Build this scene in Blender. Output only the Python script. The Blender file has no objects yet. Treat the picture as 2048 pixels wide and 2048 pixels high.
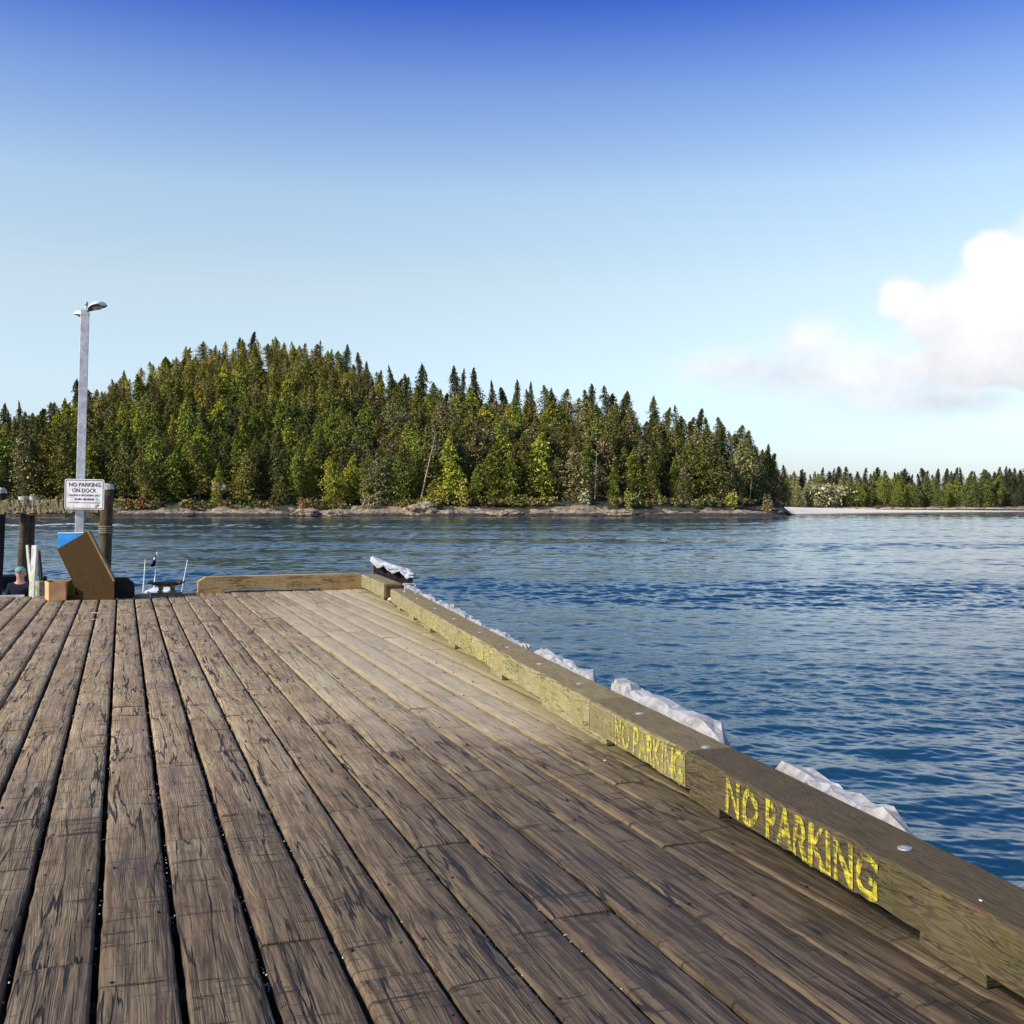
import bpy, bmesh, math, random
import numpy as np
from mathutils import Vector, Matrix, noise
R = math.radians
C = bpy.context.scene.collection
scene = bpy.context.scene
random.seed(4); RNG = np.random.default_rng(11)

# ------------------------------------------------------------------ camera
F_PX = 2200.0; HOR = 1007.0; EYE = 1.6; WATER = -3.0
TH = math.atan((1024 - 245) / F_PX)                 # yaw of the view away from the plank direction (+Y)
ct, st = math.cos(TH), math.sin(TH)
cam_d = bpy.data.cameras.new("camera"); cam = bpy.data.objects.new("camera", cam_d); C.objects.link(cam)
cam.location = (0, 0, EYE)
cam.rotation_euler = (R(90) - math.atan((1024 - HOR) / F_PX), 0, -TH)
cam_d.sensor_width = 36; cam_d.lens = F_PX / 2048 * 36
cam_d.clip_start = 0.05; cam_d.clip_end = 20000
scene.camera = cam
scene.render.resolution_x = 1024; scene.render.resolution_y = 1024

def at(px, py, F):
    """world point seen at photo pixel (px,py) at forward distance F"""
    r = (px - 1024) / F_PX * F
    return Vector((r * ct + F * st, -r * st + F * ct, EYE - (py - HOR) / F_PX * F))
def onz(px, py, z):
    F = F_PX * (EYE - z) / (py - HOR)
    return at(px, py, F)

# ------------------------------------------------------------------ sun and sky
SUN_EL = 33.0
SUN_AZ_CAM = -118.0                                  # sun azimuth, clockwise from the view direction (left and behind)
saz = R(SUN_AZ_CAM) + TH                             # clockwise from +Y
sd = Vector((math.sin(saz) * math.cos(R(SUN_EL)), math.cos(saz) * math.cos(R(SUN_EL)), math.sin(R(SUN_EL))))
sl = bpy.data.lights.new("sun", 'SUN'); sl.energy = 5.0; sl.angle = R(0.5); sl.color = (1.0, 0.93, 0.80)
so = bpy.data.objects.new("sun", sl); C.objects.link(so)
so.rotation_euler = (-sd).to_track_quat('-Z', 'Y').to_euler(); so.location = (-30, -20, 40)

scene.view_settings.view_transform = 'Standard'; scene.view_settings.look = 'None'
scene.view_settings.exposure = 0.35; scene.view_settings.gamma = 1.0
scene.view_settings.use_curve_mapping = False

class NT:
    def __init__(s, tree): s.t = tree; s.n = tree.nodes; s.l = tree.links
    def new(s, typ, **kw):
        n = s.n.new(typ)
        for k, v in kw.items():
            if k.startswith('_'): setattr(n, k[1:], v)
            else: n.inputs[k].default_value = v
        return n
    def link(s, a, b): s.l.new(a, b)
    def put(s, sock, v):
        if hasattr(v, 'is_linked') or hasattr(v, 'links'): s.l.new(v, sock)
        else: sock.default_value = v
    def math(s, op, a, b=0.0, c=None, clamp=False):
        n = s.n.new('ShaderNodeMath'); n.operation = op; n.use_clamp = clamp
        s.put(n.inputs[0], a); s.put(n.inputs[1], b)
        if c is not None: s.put(n.inputs[2], c)
        return n.outputs[0]
    def ramp(s, v, lo, hi, a=0.0, b=1.0, smooth=True):
        n = s.n.new('ShaderNodeMapRange'); n.interpolation_type = 'SMOOTHSTEP' if smooth else 'LINEAR'
        n.clamp = True
        s.put(n.inputs['Value'], v); n.inputs['From Min'].default_value = lo; n.inputs['From Max'].default_value = hi
        n.inputs['To Min'].default_value = a; n.inputs['To Max'].default_value = b
        return n.outputs[0]
    def mix(s, f, a, b, typ='MIX'):
        n = s.n.new('ShaderNodeMix'); n.data_type = 'RGBA'; n.blend_type = typ
        s.put(n.inputs['Factor'], f)
        for sock, v in ((n.inputs[6], a), (n.inputs[7], b)):
            if isinstance(v, tuple) and len(v) == 3: v = v + (1,)
            s.put(sock, v)
        return n.outputs[2]
    def map(s, vec, scale=(1, 1, 1), loc=(0, 0, 0), rot=(0, 0, 0)):
        n = s.n.new('ShaderNodeMapping'); s.l.new(vec, n.inputs['Vector'])
        n.inputs['Scale'].default_value = scale; n.inputs['Location'].default_value = loc; n.inputs['Rotation'].default_value = rot
        return n.outputs[0]
    def noise(s, vec, scale=1, detail=4, rough=0.5, dist=0.0, col=False):
        n = s.n.new('ShaderNodeTexNoise'); s.l.new(vec, n.inputs['Vector'])
        n.inputs['Scale'].default_value = scale; n.inputs['Detail'].default_value = detail
        n.inputs['Roughness'].default_value = rough; n.inputs['Distortion'].default_value = dist
        return n.outputs['Color' if col else 'Fac']

world = bpy.data.worlds.new("World"); scene.world = world; world.use_nodes = True
w = NT(world.node_tree); w.n.clear()
wo = w.new('ShaderNodeOutputWorld'); bg = w.new('ShaderNodeBackground')
sky = w.new('ShaderNodeTexSky', _sky_type='NISHITA', _sun_disc=False, _sun_elevation=R(SUN_EL), _sun_rotation=saz,
            _altitude=0, _air_density=1.0, _dust_density=0.6, _ozone_density=3.0)
SKY_STRENGTH = 0.15
bg.inputs['Strength'].default_value = SKY_STRENGTH
tc = w.new('ShaderNodeTexCoord')
sep = w.new('ShaderNodeSeparateXYZ'); w.link(tc.outputs['Generated'], sep.inputs[0])
el = w.math('ARCSINE', sep.outputs[2])
az = w.math('ARCTAN2', sep.outputs[0], sep.outputs[1])
# vignette put into the deep blue high up, sky lifted overhead to brighten water
cr = w.new('ShaderNodeValToRGB'); w.link(w.math('DIVIDE', el, R(60)), cr.inputs[0]); e_ = cr.color_ramp.elements
e_[0].position = 0; e_[0].color = (.60, .64, .84, 1); e_[1].position = 1; e_[1].color = (.50, .66, 1.0, 1)
for (dg_, c_) in [(3, (.84, .84, .93)), (6, (1.14, 1.01, .95)), (11, (1.46, 1.17, .92)), (15.7, (1.42, 1.24, 1.04)), (20.3, (.86, .89, 1.06)), (24.6, (.23, .38, .96)), (28, (.20, .35, .90)), (36, (.34, .52, .95)), (48, (.55, .70, 1.0))]:
    q_ = e_.new(dg_ / 60); q_.color = (*c_, 1)
deep = cr.outputs[0]
skyc = w.mix(1.0, sky.outputs[0], deep, 'MULTIPLY')
# cumulus bank low in the north-east
cvec = w.new('ShaderNodeCombineXYZ'); w.link(az, cvec.inputs[0]); w.link(el, cvec.inputs[1])
nz1 = w.noise(tc.outputs['Generated'], 14, 7, 0.55)
nz2 = w.noise(tc.outputs['Generated'], 38, 5, 0.6)
nn = w.math('ADD', w.math('MULTIPLY', w.math('SUBTRACT', nz1, 0.5), 0.9), w.math('MULTIPLY', w.math('SUBTRACT', nz2, 0.5), 0.35))
def px_az(px): return math.atan((px - 1024) / F_PX) + TH
def px_el(py): return (HOR - py) / F_PX
blobs = [(2040, 620, 130, 100), (2180, 600, 170, 130), (1890, 665, 110, 80), (1810, 630, 55, 50), (2120, 730, 220, 95), (1960, 745, 150, 62), (1985, 560, 60, 50),
         (2450, 640, 300, 150), (2800, 640, 400, 180)]
soft = [(1615, 700, 75, 50), (1620, 755, 190, 52), (1480, 745, 110, 38), (1810, 770, 220, 70), (1900, 815, 150, 34)]
def field(bl):
    out = None
    for (bx, by, rx, ry) in bl:
        m = w.map(cvec.outputs[0], scale=(F_PX / rx, F_PX / ry, 1), loc=(-px_az(bx) * F_PX / rx, -px_el(by) * F_PX / ry, 0))
        ln = w.new('ShaderNodeVectorMath', _operation='LENGTH'); w.link(m, ln.inputs[0])
        v = w.math('SUBTRACT', 1.0, ln.outputs['Value'])
        out = v if out is None else w.math('SMOOTH_MAX', out, v, 0.25)
    return out
hard_m = w.ramp(w.math('ADD', field(blobs), w.math('MULTIPLY', nn, 1.25)), -0.10, 0.34)
soft_m = w.math('MULTIPLY', w.ramp(w.math('ADD', field(soft), w.math('MULTIPLY', nn, 1.3)), -0.5, 0.9), 0.85)
cm = w.math('MAXIMUM', hard_m, soft_m)
shade = w.ramp(w.math('ADD', el, w.math('MULTIPLY', nn, 0.16)), px_el(880), px_el(650))
ccol = w.mix(shade, (3.5, 3.75, 4.2), (5.4, 5.35, 5.4))
skyc = w.mix(cm, skyc, ccol)
w.link(skyc, bg.inputs['Color']); w.link(bg.outputs[0], wo.inputs[0])

# ------------------------------------------------------------------ materials
MATS = {}
def newmat(name):
    m = bpy.data.materials.new(name); m.use_nodes = True; t = NT(m.node_tree)
    b = m.node_tree.nodes['Principled BSDF']; MATS[name] = m
    return m, t, b
def plain(name, col, rough=0.6, metal=0.0, var=0.25, scale=12, bump=0.15, col2=None, dist=0.4, stretch=(1, 1, 1)):
    m, t, b = newmat(name)
    tcn = t.new('ShaderNodeTexCoord'); v = t.map(tcn.outputs['Object'], scale=stretch)
    n = t.noise(v, scale, 6, 0.6, dist)
    c2 = col2 if col2 else tuple(c * (1 - var) * 0.8 for c in col)
    f = t.ramp(n, 0.38, 0.62)
    t.link(t.mix(f, c2, col), b.inputs['Base Color'])
    b.inputs['Roughness'].default_value = rough; b.inputs['Metallic'].default_value = metal
    if rough >= .7: b.inputs['Specular IOR Level'].default_value = .15
    if bump:
        bp = t.new('ShaderNodeBump', Strength=bump, Distance=0.01); t.link(t.noise(v, scale * 3, 5, 0.6), bp.inputs['Height'])
        t.link(bp.outputs[0], b.inputs['Normal'])
    return m

# weathered deck boards; UV = metres across / along, attribute 'rnd' = value per board
def deck_mat():
    m, t, b = newmat('weathered_deck_wood')
    uv = t.new('ShaderNodeUVMap', _uv_map='board'); at_ = t.new('ShaderNodeAttribute', _attribute_name='rnd')
    rnd = at_.outputs['Fac']
    cx = t.new('ShaderNodeSeparateXYZ'); t.link(uv.outputs[0], cx.inputs[0])
    cv = t.new('ShaderNodeCombineXYZ'); t.link(cx.outputs[0], cv.inputs[0]); t.link(cx.outputs[1], cv.inputs[1])
    t.link(t.math('MULTIPLY', rnd, 37.0), cv.inputs[2]); V = cv.outputs[0]
    pos = t.new('ShaderNodeNewGeometry').outputs['Position']
    psep = t.new('ShaderNodeSeparateXYZ'); t.link(pos, psep.inputs[0])
    # warp for knots and wandering grain
    wn = t.noise(t.map(V, (5, 1.1, 1)), 1, 3, 0.5, col=True)
    wv = t.new('ShaderNodeVectorMath', _operation='SUBTRACT'); t.link(wn, wv.inputs[0]); wv.inputs[1].default_value = (.5, .5, .5)
    ws = t.new('ShaderNodeVectorMath', _operation='MULTIPLY'); t.link(wv.outputs[0], ws.inputs[0]); ws.inputs[1].default_value = (.030, .05, 0)
    wa = t.new('ShaderNodeVectorMath', _operation='ADD'); t.link(V, wa.inputs[0]); t.link(ws.outputs[0], wa.inputs[1]); W = wa.outputs[0]
    fine = t.noise(t.map(W, (180, 9, 1)), 1, 6, 0.66)
    mid = t.noise(t.map(W, (44, 2.2, 1)), 1, 8, 0.68)
    broad = t.noise(t.map(V, (5, 1.2, 1)), 1, 5, 0.6)
    wet = t.noise(pos, 0.42, 5, 0.6, 0.6)
    ringn = t.noise(t.map(W, (11, .35, 1)), 1, 2, .5)
    rings = t.math('SINE', t.math('MULTIPLY', ringn, 130.0))
    # long splits
    c1 = t.noise(t.map(W, (9, .40, 1)), 1, 5, 0.48, .10)
    split = t.ramp(t.math('ABSOLUTE', t.math('SUBTRACT', c1, 0.5)), 0.004, 0.015, 1, 0)
    split = t.math('MULTIPLY', split, t.ramp(t.noise(t.map(V, (4, 1.2, 1), (3, 3, 3)), 1, 4, .6), .36, .46))
    c2 = t.noise(t.map(W, (85, 3.4, 1), (7, 1, 0)), 1, 5, 0.6)
    chk = t.ramp(c2, 0.60, 0.65)
    chk = t.math('MULTIPLY', chk, t.ramp(t.noise(t.map(V, (3.2, 1.3, 1), (9, 3, 3)), 1, 4, .6), .42, .60))
    # cross scars from tyres and dragged gear
    s1 = t.noise(t.map(V, (4.0, 26, 1), (1, 2, 3)), 1, 6, 0.66, .9)
    scar = t.ramp(s1, 0.555, 0.63)
    scar = t.math('MULTIPLY', scar, t.ramp(t.noise(t.map(V, (2.2, 4.5, 1), (5, 2, 3)), 1, 3, .6), .47, .58))
    s2 = t.noise(t.map(V, (30, 60, 1), (2, 2, 3)), 1, 3, 0.6)
    pit = t.math('MULTIPLY', t.ramp(s2, 0.64, 0.74), t.ramp(t.noise(t.map(V, (9, 5, 1), (5, 9, 3)), 1, 3, .6), .5, .66))
    base = t.mix(t.ramp(rnd, 0, 1, smooth=False), (.26, .168, .085), (.41, .285, .155))
    base = t.mix(t.ramp(broad, .34, .68), base, (.45, .355, .21))
    base = t.mix(t.math('MULTIPLY', t.ramp(mid, .40, .66), .75), base, (.13, .085, .048))
    base = t.mix(t.math('MULTIPLY', t.ramp(rings, -.2, .9), .34), base, (.13, .085, .048))
    base = t.mix(t.math('MULTIPLY', t.ramp(fine, .42, .66), .48), base, (.085, .055, .033))
    kv = t.new('ShaderNodeTexVoronoi', _feature='F1', Randomness=.9, Scale=1.0); t.link(t.map(V, (3.66, 1.0, 1)), kv.inputs['Vector'])
    kd = kv.outputs['Distance']; ks = t.new('ShaderNodeSeparateColor'); t.link(kv.outputs['Color'], ks.inputs[0])
    ksel = t.ramp(ks.outputs[0], .50, .54)
    kring = t.math('MULTIPLY', t.ramp(t.math('SINE', t.math('MULTIPLY', kd, 150.0)), .0, .9), t.ramp(kd, .22, .07))
    knot = t.math('MULTIPLY', t.math('MAXIMUM', t.math('MULTIPLY', kring, .6), t.ramp(kd, .065, .045)), ksel)
    base = t.mix(t.math('MULTIPLY', knot, .85), base, (.075, .043, .024))
    viol = t.noise(t.map(V, (2.5, .9, 1), (0, 0, 8)), 1, 4, .6)
    base = t.mix(t.math('MULTIPLY', t.ramp(viol, .55, .70), .6), base, (.13, .095, .095))
    rust = t.noise(t.map(V, (5, 1.6, 1), (0, 0, 18)), 1, 4, .65)
    base = t.mix(t.math('MULTIPLY', t.ramp(rust, .60, .74), .45), base, (.19, .09, .045))
    # pale sheen painted into the boards beside the kerb, damp brown wood nearer the foot of it
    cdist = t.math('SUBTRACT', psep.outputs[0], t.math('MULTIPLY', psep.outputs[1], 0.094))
    cd = t.math('ADD', cdist, t.math('MULTIPLY', t.math('SUBTRACT', wet, .5), 1.2))
    cdp = t.math('ADD', cd, t.math('MULTIPLY', t.math('SUBTRACT', rnd, .5), .9))
    pale = t.math('MULTIPLY', t.ramp(cdp, .3, 1.5), t.ramp(t.math('ADD', psep.outputs[1], t.math('MULTIPLY', wet, 3.0)), 6.5, 11))
    base = t.mix(t.math('MULTIPLY', pale, .46), base, (.56, .49, .335))
    damp = t.math('MULTIPLY', t.ramp(cd, .5, 1.15), t.ramp(t.math('ADD', psep.outputs[1], t.math('MULTIPLY', wet, 3.0)), 8.2, 5.4))
    base = t.mix(t.math('MULTIPLY', damp, .72), base, t.mix(t.ramp(mid, .4, .62), (.115, .078, .045), (.05, .032, .022)))
    alg = t.ramp(t.math('ADD', cdist, t.math('MULTIPLY', t.math('SUBTRACT', broad, .5), .5)), 2.02, 2.40)
    base = t.mix(t.math('MULTIPLY', alg, .75), base, t.mix(pale, (.075, .066, .016), (.27, .235, .085)))
    # algae in the seams of boards by the kerb
    edge = t.ramp(t.math('ABSOLUTE', cx.outputs[0]), .108, .134)
    seam = t.math('MULTIPLY', edge, t.ramp(cd, .0, .9))
    base = t.mix(t.math('MULTIPLY', seam, .7), base, (.21, .15, .045))
    near_vignette = t.ramp(t.math('ADD', psep.outputs[1], t.math('MULTIPLY', t.math('SUBTRACT', wet, .5), 6.0)), 9.0, 3.6)  # vignette darkening of the near boards, painted into the wood colour
    base = t.mix(t.math('MULTIPLY', near_vignette, .80), base, t.mix(t.ramp(mid, .38, .60), (.120, .082, .048), (.030, .020, .013)))
    dark = t.math('MAXIMUM', t.math('MAXIMUM', split, t.math('MULTIPLY', chk, .7)), t.math('MAXIMUM', t.math('MULTIPLY', scar, .85), t.math('MULTIPLY', pit, .8)))
    dark = t.math('MULTIPLY', dark, t.math('SUBTRACT', 1.0, t.math('MULTIPLY', pale, .72)))
    base = t.mix(dark, base, (.016, .012, .010))
    base = t.mix(t.ramp(cdist, 2.43, 2.46), base, (.010, .009, .006))  # shade in the gap under the kerb, painted near-black on the boards
    t.link(base, b.inputs['Base Color'])
    t.link(t.math('SUBTRACT', .82, t.math('MULTIPLY', damp, .22)), b.inputs['Roughness'])
    b.inputs['Specular IOR Level'].default_value = 0.3
    h = t.math('SUBTRACT', t.math('ADD', t.math('MULTIPLY', fine, .25), t.math('MULTIPLY', mid, .55)), t.math('MULTIPLY', dark, 1.0))
    h = t.math('ADD', h, t.math('MULTIPLY', rings, -.10))
    bp = t.new('ShaderNodeBump', Strength=.75, Distance=.008); t.link(h, bp.inputs['Height']); t.link(bp.outputs[0], b.inputs['Normal'])
    return m
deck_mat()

# heavy kerb timbers: UV 'board' = metres along / round the section
def timber_mat(name, cols, green=.5, ringamt=.5, streak=.5, rust=.2):
    m, t, b = newmat(name)
    tcn = t.new('ShaderNodeUVMap', _uv_map='board'); V = tcn.outputs[0]
    wn = t.noise(t.map(V, (1.6, 6, 1)), 1, 3, .55, col=True)
    wv = t.new('ShaderNodeVectorMath', _operation='MULTIPLY_ADD'); t.link(wn, wv.inputs[0]); wv.inputs[1].default_value = (.12, .10, 0); t.link(V, wv.inputs[2])
    W = wv.outputs[0]
    rn = t.noise(t.map(W, (1.1, 7, 1)), 1, 2, .5)
    ring = t.ramp(t.math('SINE', t.math('MULTIPLY', rn, 150.0)), -.3, .9)
    fine = t.noise(t.map(W, (5, 120, 1)), 1, 5, .6)
    broad = t.noise(t.map(V, (1.8, 6, 1)), 1, 5, .62)
    vert = t.noise(t.map(V, (34, 1.2, 1), (3, 3, 0)), 1, 4, .6)
    bx = t.noise(t.map(V, (1.3, 3, 1), (8, 3, 0)), 1, 5, .62)
    base = t.mix(t.ramp(broad, .35, .65), cols[0], cols[1])
    base = t.mix(t.math('MULTIPLY', ring, ringamt), base, cols[2])
    base = t.mix(t.math('MULTIPLY', t.ramp(fine, .42, .7), .5), base, cols[2])
    base = t.mix(t.math('MULTIPLY', t.math('MULTIPLY', t.ramp(vert, .42, .62), t.ramp(bx, .42, .6)), streak), base, cols[3])
    base = t.mix(t.math('MULTIPLY', t.ramp(t.noise(t.map(V, (2.6, 5, 1), (1, 7, 0)), 1, 5, .6), .45, .7), green), base, cols[4])
    base = t.mix(t.math('MULTIPLY', t.ramp(t.noise(t.map(V, (3, 9, 1), (11, 7, 0)), 1, 4, .6), .60, .72), rust), base, (.22, .085, .03))
    sp = t.noise(t.map(W, (.9, 14, 1), (2, 0, 0)), 1, 6, .62)
    split = t.math('MULTIPLY', t.ramp(t.math('ABSOLUTE', t.math('SUBTRACT', sp, .5)), .002, .013, 1, 0), t.ramp(bx, .45, .55))
    base = t.mix(split, base, (.02, .015, .01))
    if name.startswith('kerb'):
        gn = t.new('ShaderNodeSeparateXYZ'); t.link(t.new('ShaderNodeNewGeometry').outputs['True Normal'], gn.inputs[0])
        dirt = t.math('MULTIPLY', t.ramp(gn.outputs[2], .75, .95), t.ramp(t.noise(t.map(V, (2.2, 9, 1), (5, 5, 0)), 1, 5, .6), .25, .6, .45, .95))
        tc_ = {'kerb_wood_damp': (.085, .060, .030), 'kerb_wood_mid': (.17, .125, .065), 'kerb_wood_pale': (.24, .18, .085)}[name]
        base = t.mix(dirt, base, t.mix(t.ramp(fine, .4, .65), tc_, tuple(c * .5 for c in tc_)))
    t.link(base, b.inputs['Base Color']); b.inputs['Roughness'].default_value = .85; b.inputs['Specular IOR Level'].default_value = .25
    h = t.math('SUBTRACT', t.math('ADD', t.math('MULTIPLY', fine, .4), t.math('MULTIPLY', ring, -.35)), split)
    bp = t.new('ShaderNodeBump', Strength=.6, Distance=.006); t.link(h, bp.inputs['Height']); t.link(bp.outputs[0], b.inputs['Normal'])
    return m
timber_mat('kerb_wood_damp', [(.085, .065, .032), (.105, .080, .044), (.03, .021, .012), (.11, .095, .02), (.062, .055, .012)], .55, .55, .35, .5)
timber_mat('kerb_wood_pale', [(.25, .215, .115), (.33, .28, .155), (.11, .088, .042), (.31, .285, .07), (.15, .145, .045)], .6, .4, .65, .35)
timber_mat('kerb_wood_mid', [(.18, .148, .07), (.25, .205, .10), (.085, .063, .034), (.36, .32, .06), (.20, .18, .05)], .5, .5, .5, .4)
timber_mat('end_rail_wood', [(.42, .28, .11), (.46, .34, .17), (.20, .10, .035), (.28, .14, .05), (.40, .33, .15)], .4, .35, .7, 1.0)
timber_mat('tarred_wood', [(.02, .018, .018), (.03, .025, .022), (.012, .01, .01), (.03, .025, .02), (.03, .03, .02)], .3, .3, .2, .1)
timber_mat('pile_wood', [(.060, .038, .022), (.10, .068, .042), (.022, .014, .010), (.17, .14, .09), (.13, .12, .05)], .5, .45, .6, .2)
timber_mat('mossy_beam_wood', [(.17, .125, .065), (.27, .22, .12), (.08, .06, .035), (.36, .32, .20), (.13, .13, .03)], .8, .2, .6, .3)
timber_mat('board_edge_wood', [(.30, .25, .16), (.38, .32, .22), (.14, .11, .07), (.30, .26, .10), (.22, .20, .07)], .4, .3, .4, .2)
timber_mat('joist_wood', [(.05, .04, .03), (.07, .055, .04), (.03, .025, .02), (.06, .05, .03), (.05, .05, .02)], .3, .3, .2, .1)
def paint_mat(name, col, keep_lo, keep_hi, sc=(60, 18, 1)):
    m, t, b = newmat(name)
    uv = t.new('ShaderNodeTexCoord').outputs['Object']
    a1 = t.noise(t.map(uv, (9, 9, 70)), 1, 5, .65)
    a2 = t.noise(t.map(uv, (50, 50, 8)), 1, 4, .65)
    k = t.ramp(t.math('ADD', t.math('MULTIPLY', a1, .6), t.math('MULTIPLY', a2, .4)), keep_lo, keep_hi)
    t.link(t.mix(a2, tuple(c * .75 for c in col), col), b.inputs['Base Color']); t.link(k, b.inputs['Alpha'])
    b.inputs['Roughness'].default_value = .7
    return m
paint_mat('yellow_paint', (.58, .49, .03), .40, .62)
paint_mat('yellow_paint_worn', (.56, .50, .06), .42, .60)
paint_mat('yellow_paint_faded', (.72, .66, .12), .46, .62)
plain('galvanised', (.52, .52, .52), .45, .6, .2, 20)
plain('post_paint', (.80, .78, .77), .5, 0, .12, 8, .08)
plain('post_rust', (.82, .72, .60), .7, 0, .3, 5, .1, (.30, .13, .05), 1.0, (1, 1, .35))
plain('lamp_housing', (.80, .80, .78), .4, 0, .1, 6, .05)
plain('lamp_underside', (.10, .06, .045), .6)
plain('lamp_glass', (.55, .50, .50), .15, 0, .1, 3, .02)
plain('sign_white', (.78, .76, .76), .4, 0, .04, 9, .02)
plain('sign_black', (.025, .025, .028), .5, 0, .1, 30, 0)
plain('sign_red', (.45, .15, .08), .5, 0, .1, 30, 0)
plain('sign_green', (.22, .62, .48), .5, 0, .1, 30, 0)
plain('bin_brown', (.070, .038, .011), .7, 0, .06, 30, .05)
plain('bin_edge', (.30, .19, .08), .7, 0, .2, 9, .08)
plain('bin_blue', (.015, .27, .74), .45, 0, .05, 5, .03)
plain('cardboard', (.62, .36, .17), .8, 0, .08, 5, .05)
plain('cardboard_top', (.70, .46, .26), .8, 0, .08, 5, .05)
plain('yellow_jerry', (.30, .28, .03), .5, 0, .3, 18, .05)
plain('rusty_iron', (.20, .085, .035), .75, .2, .4, 25, .4, (.09, .04, .025))
plain('rusty_iron_pale', (.36, .24, .11), .8, .1, .4, 25, .4)
plain('boat_white', (.86, .86, .85), .3, 0, .03, 4, 0)
plain('boat_dark', (.012, .013, .018), .4, 0, .2, 4, .05)
plain('boat_glass', (.02, .03, .04), .1, 0, .1, 4, 0)
plain('rod_white', (.86, .86, .86), .4, 0, .03, 4, 0)
plain('pile_paint_white', (.80, .78, .70), .6, 0, .2, 5, .2, (.62, .58, .42))
plain('stump_pale', (.42, .38, .24), .8, 0, .3, 8, .4, (.20, .17, .09))
plain('rubber_black', (.012, .012, .012), .6, 0, .2, 10, .1)
plain('pile_cap', (.55, .53, .47), .6, 0, .15, 9, .3)
plain('skin', (.52, .27, .18), .55, 0, .1, 20, 0)
plain('hair', (.35, .31, .27), .8, 0, .3, 60, .2)
plain('shirt_navy', (.012, .014, .03), .85, 0, .2, 30, .1)
plain('trousers', (.03, .035, .05), .85, 0, .2, 30, .1)
plain('cap_teal', (.20, .31, .32), .8, 0, .15, 30, .1)
plain('eye_dark', (.02, .015, .012), .3, 0, .1, 30, 0)
plain('red_board', (.35, .09, .035), .75, 0, .3, 6, .2)
plain('rope', (.30, .26, .19), .9, 0, .4, 60, .4)
plain('litter_pink', (.70, .40, .38), .7, 0, .2, 20, .2)
plain('litter_white', (.80, .78, .74), .7, 0, .1, 20, .2)
plain('shell', (.62, .58, .50), .6, 0, .4, 40, .1)
plain('nail', (.03, .022, .02), .7, .3, .2, 40, .1)
plain('driftwood', (.50, .43, .33), .9, 0, .3, 1.5, .3)
plain('bark', (.12, .09, .065), .95, 0, .3, 2, .3)
plain('deadwood', (.42, .37, .30), .95, 0, .3, 1, .2, (.26, .21, .16))
plain('boulder_rock', (.34, .265, .18), .9, 0, .4, .7, .5, (.13, .09, .065))
plain('cap_sheet', (.80, .79, .77), .45, 0, .15, 12, .2)
plain('foam', (.85, .88, .90), .6, 0, .05, 3, 0)

def tarp_mat():
    m, t, b = newmat('white_sheeting')
    o = t.new('ShaderNodeTexCoord').outputs['Object']
    n = t.noise(o, 9, 5, .6, .8)
    d = t.noise(t.map(o, (1, 1, 1), (4, 4, 4)), 5, 6, .65)
    col = t.mix(t.ramp(n, .3, .6), (.20, .195, .20), (.36, .35, .335))
    col = t.mix(t.math('MULTIPLY', t.ramp(d, .52, .64), .6), col, (.20, .16, .12))
    t.link(col, b.inputs['Base Color']); b.inputs['Roughness'].default_value = .42
    bp = t.new('ShaderNodeBump', Strength=.5, Distance=.02)
    vor = t.new('ShaderNodeTexVoronoi', Scale=16.0, _feature='F1'); t.link(o, vor.inputs['Vector'])
    bp.inputs['Strength'].default_value = .25; t.link(vor.outputs['Distance'], bp.inputs['Height']); t.link(bp.outputs[0], b.inputs['Normal'])
tarp_mat()

def water_mat():
    m, t, b = newmat('sea_water')
    g = t.new('ShaderNodeNewGeometry').outputs['Position']
    patch = t.noise(t.map(t.map(g, rot=(0, 0, TH)), (.008, .05, 1)), 1, 5, .62, .5)
    b.inputs['Roughness'].default_value = .07
    b.inputs['IOR'].default_value = 1.333; b.inputs['Specular IOR Level'].default_value = .5
    t.link(t.mix(patch, (.003, .020, .048), (.008, .060, .098)), b.inputs['Base Color'])
    n1 = t.noise(t.map(g, (1.5, 2.4, 1), rot=(0, 0, .35)), 1, 6, .62, .4)
    n2 = t.noise(t.map(g, (6, 8, 1), rot=(0, 0, -.3)), 1, 4, .6, .3)
    n3 = t.noise(t.map(g, (.18, .42, 1), rot=(0, 0, .35)), 1, 4, .55, .3)
    amp = t.ramp(patch, .46, .60, .45, 1.3)
    h = t.math('ADD', t.math('ADD', t.math('MULTIPLY', n1, .10), t.math('MULTIPLY', n2, .022)), t.math('MULTIPLY', n3, .25))
    ln_ = t.new('ShaderNodeVectorMath', _operation='LENGTH'); t.link(g, ln_.inputs[0])
    amp = t.math('MULTIPLY', amp, t.ramp(ln_.outputs['Value'], 230, 380, 1.0, .30))
    bp = t.new('ShaderNodeBump', Distance=1.0); t.link(h, bp.inputs['Height']); t.link(t.math('MULTIPLY', amp, .34), bp.inputs['Strength'])
    t.link(bp.outputs[0], b.inputs['Normal'])
water_mat()

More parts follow.
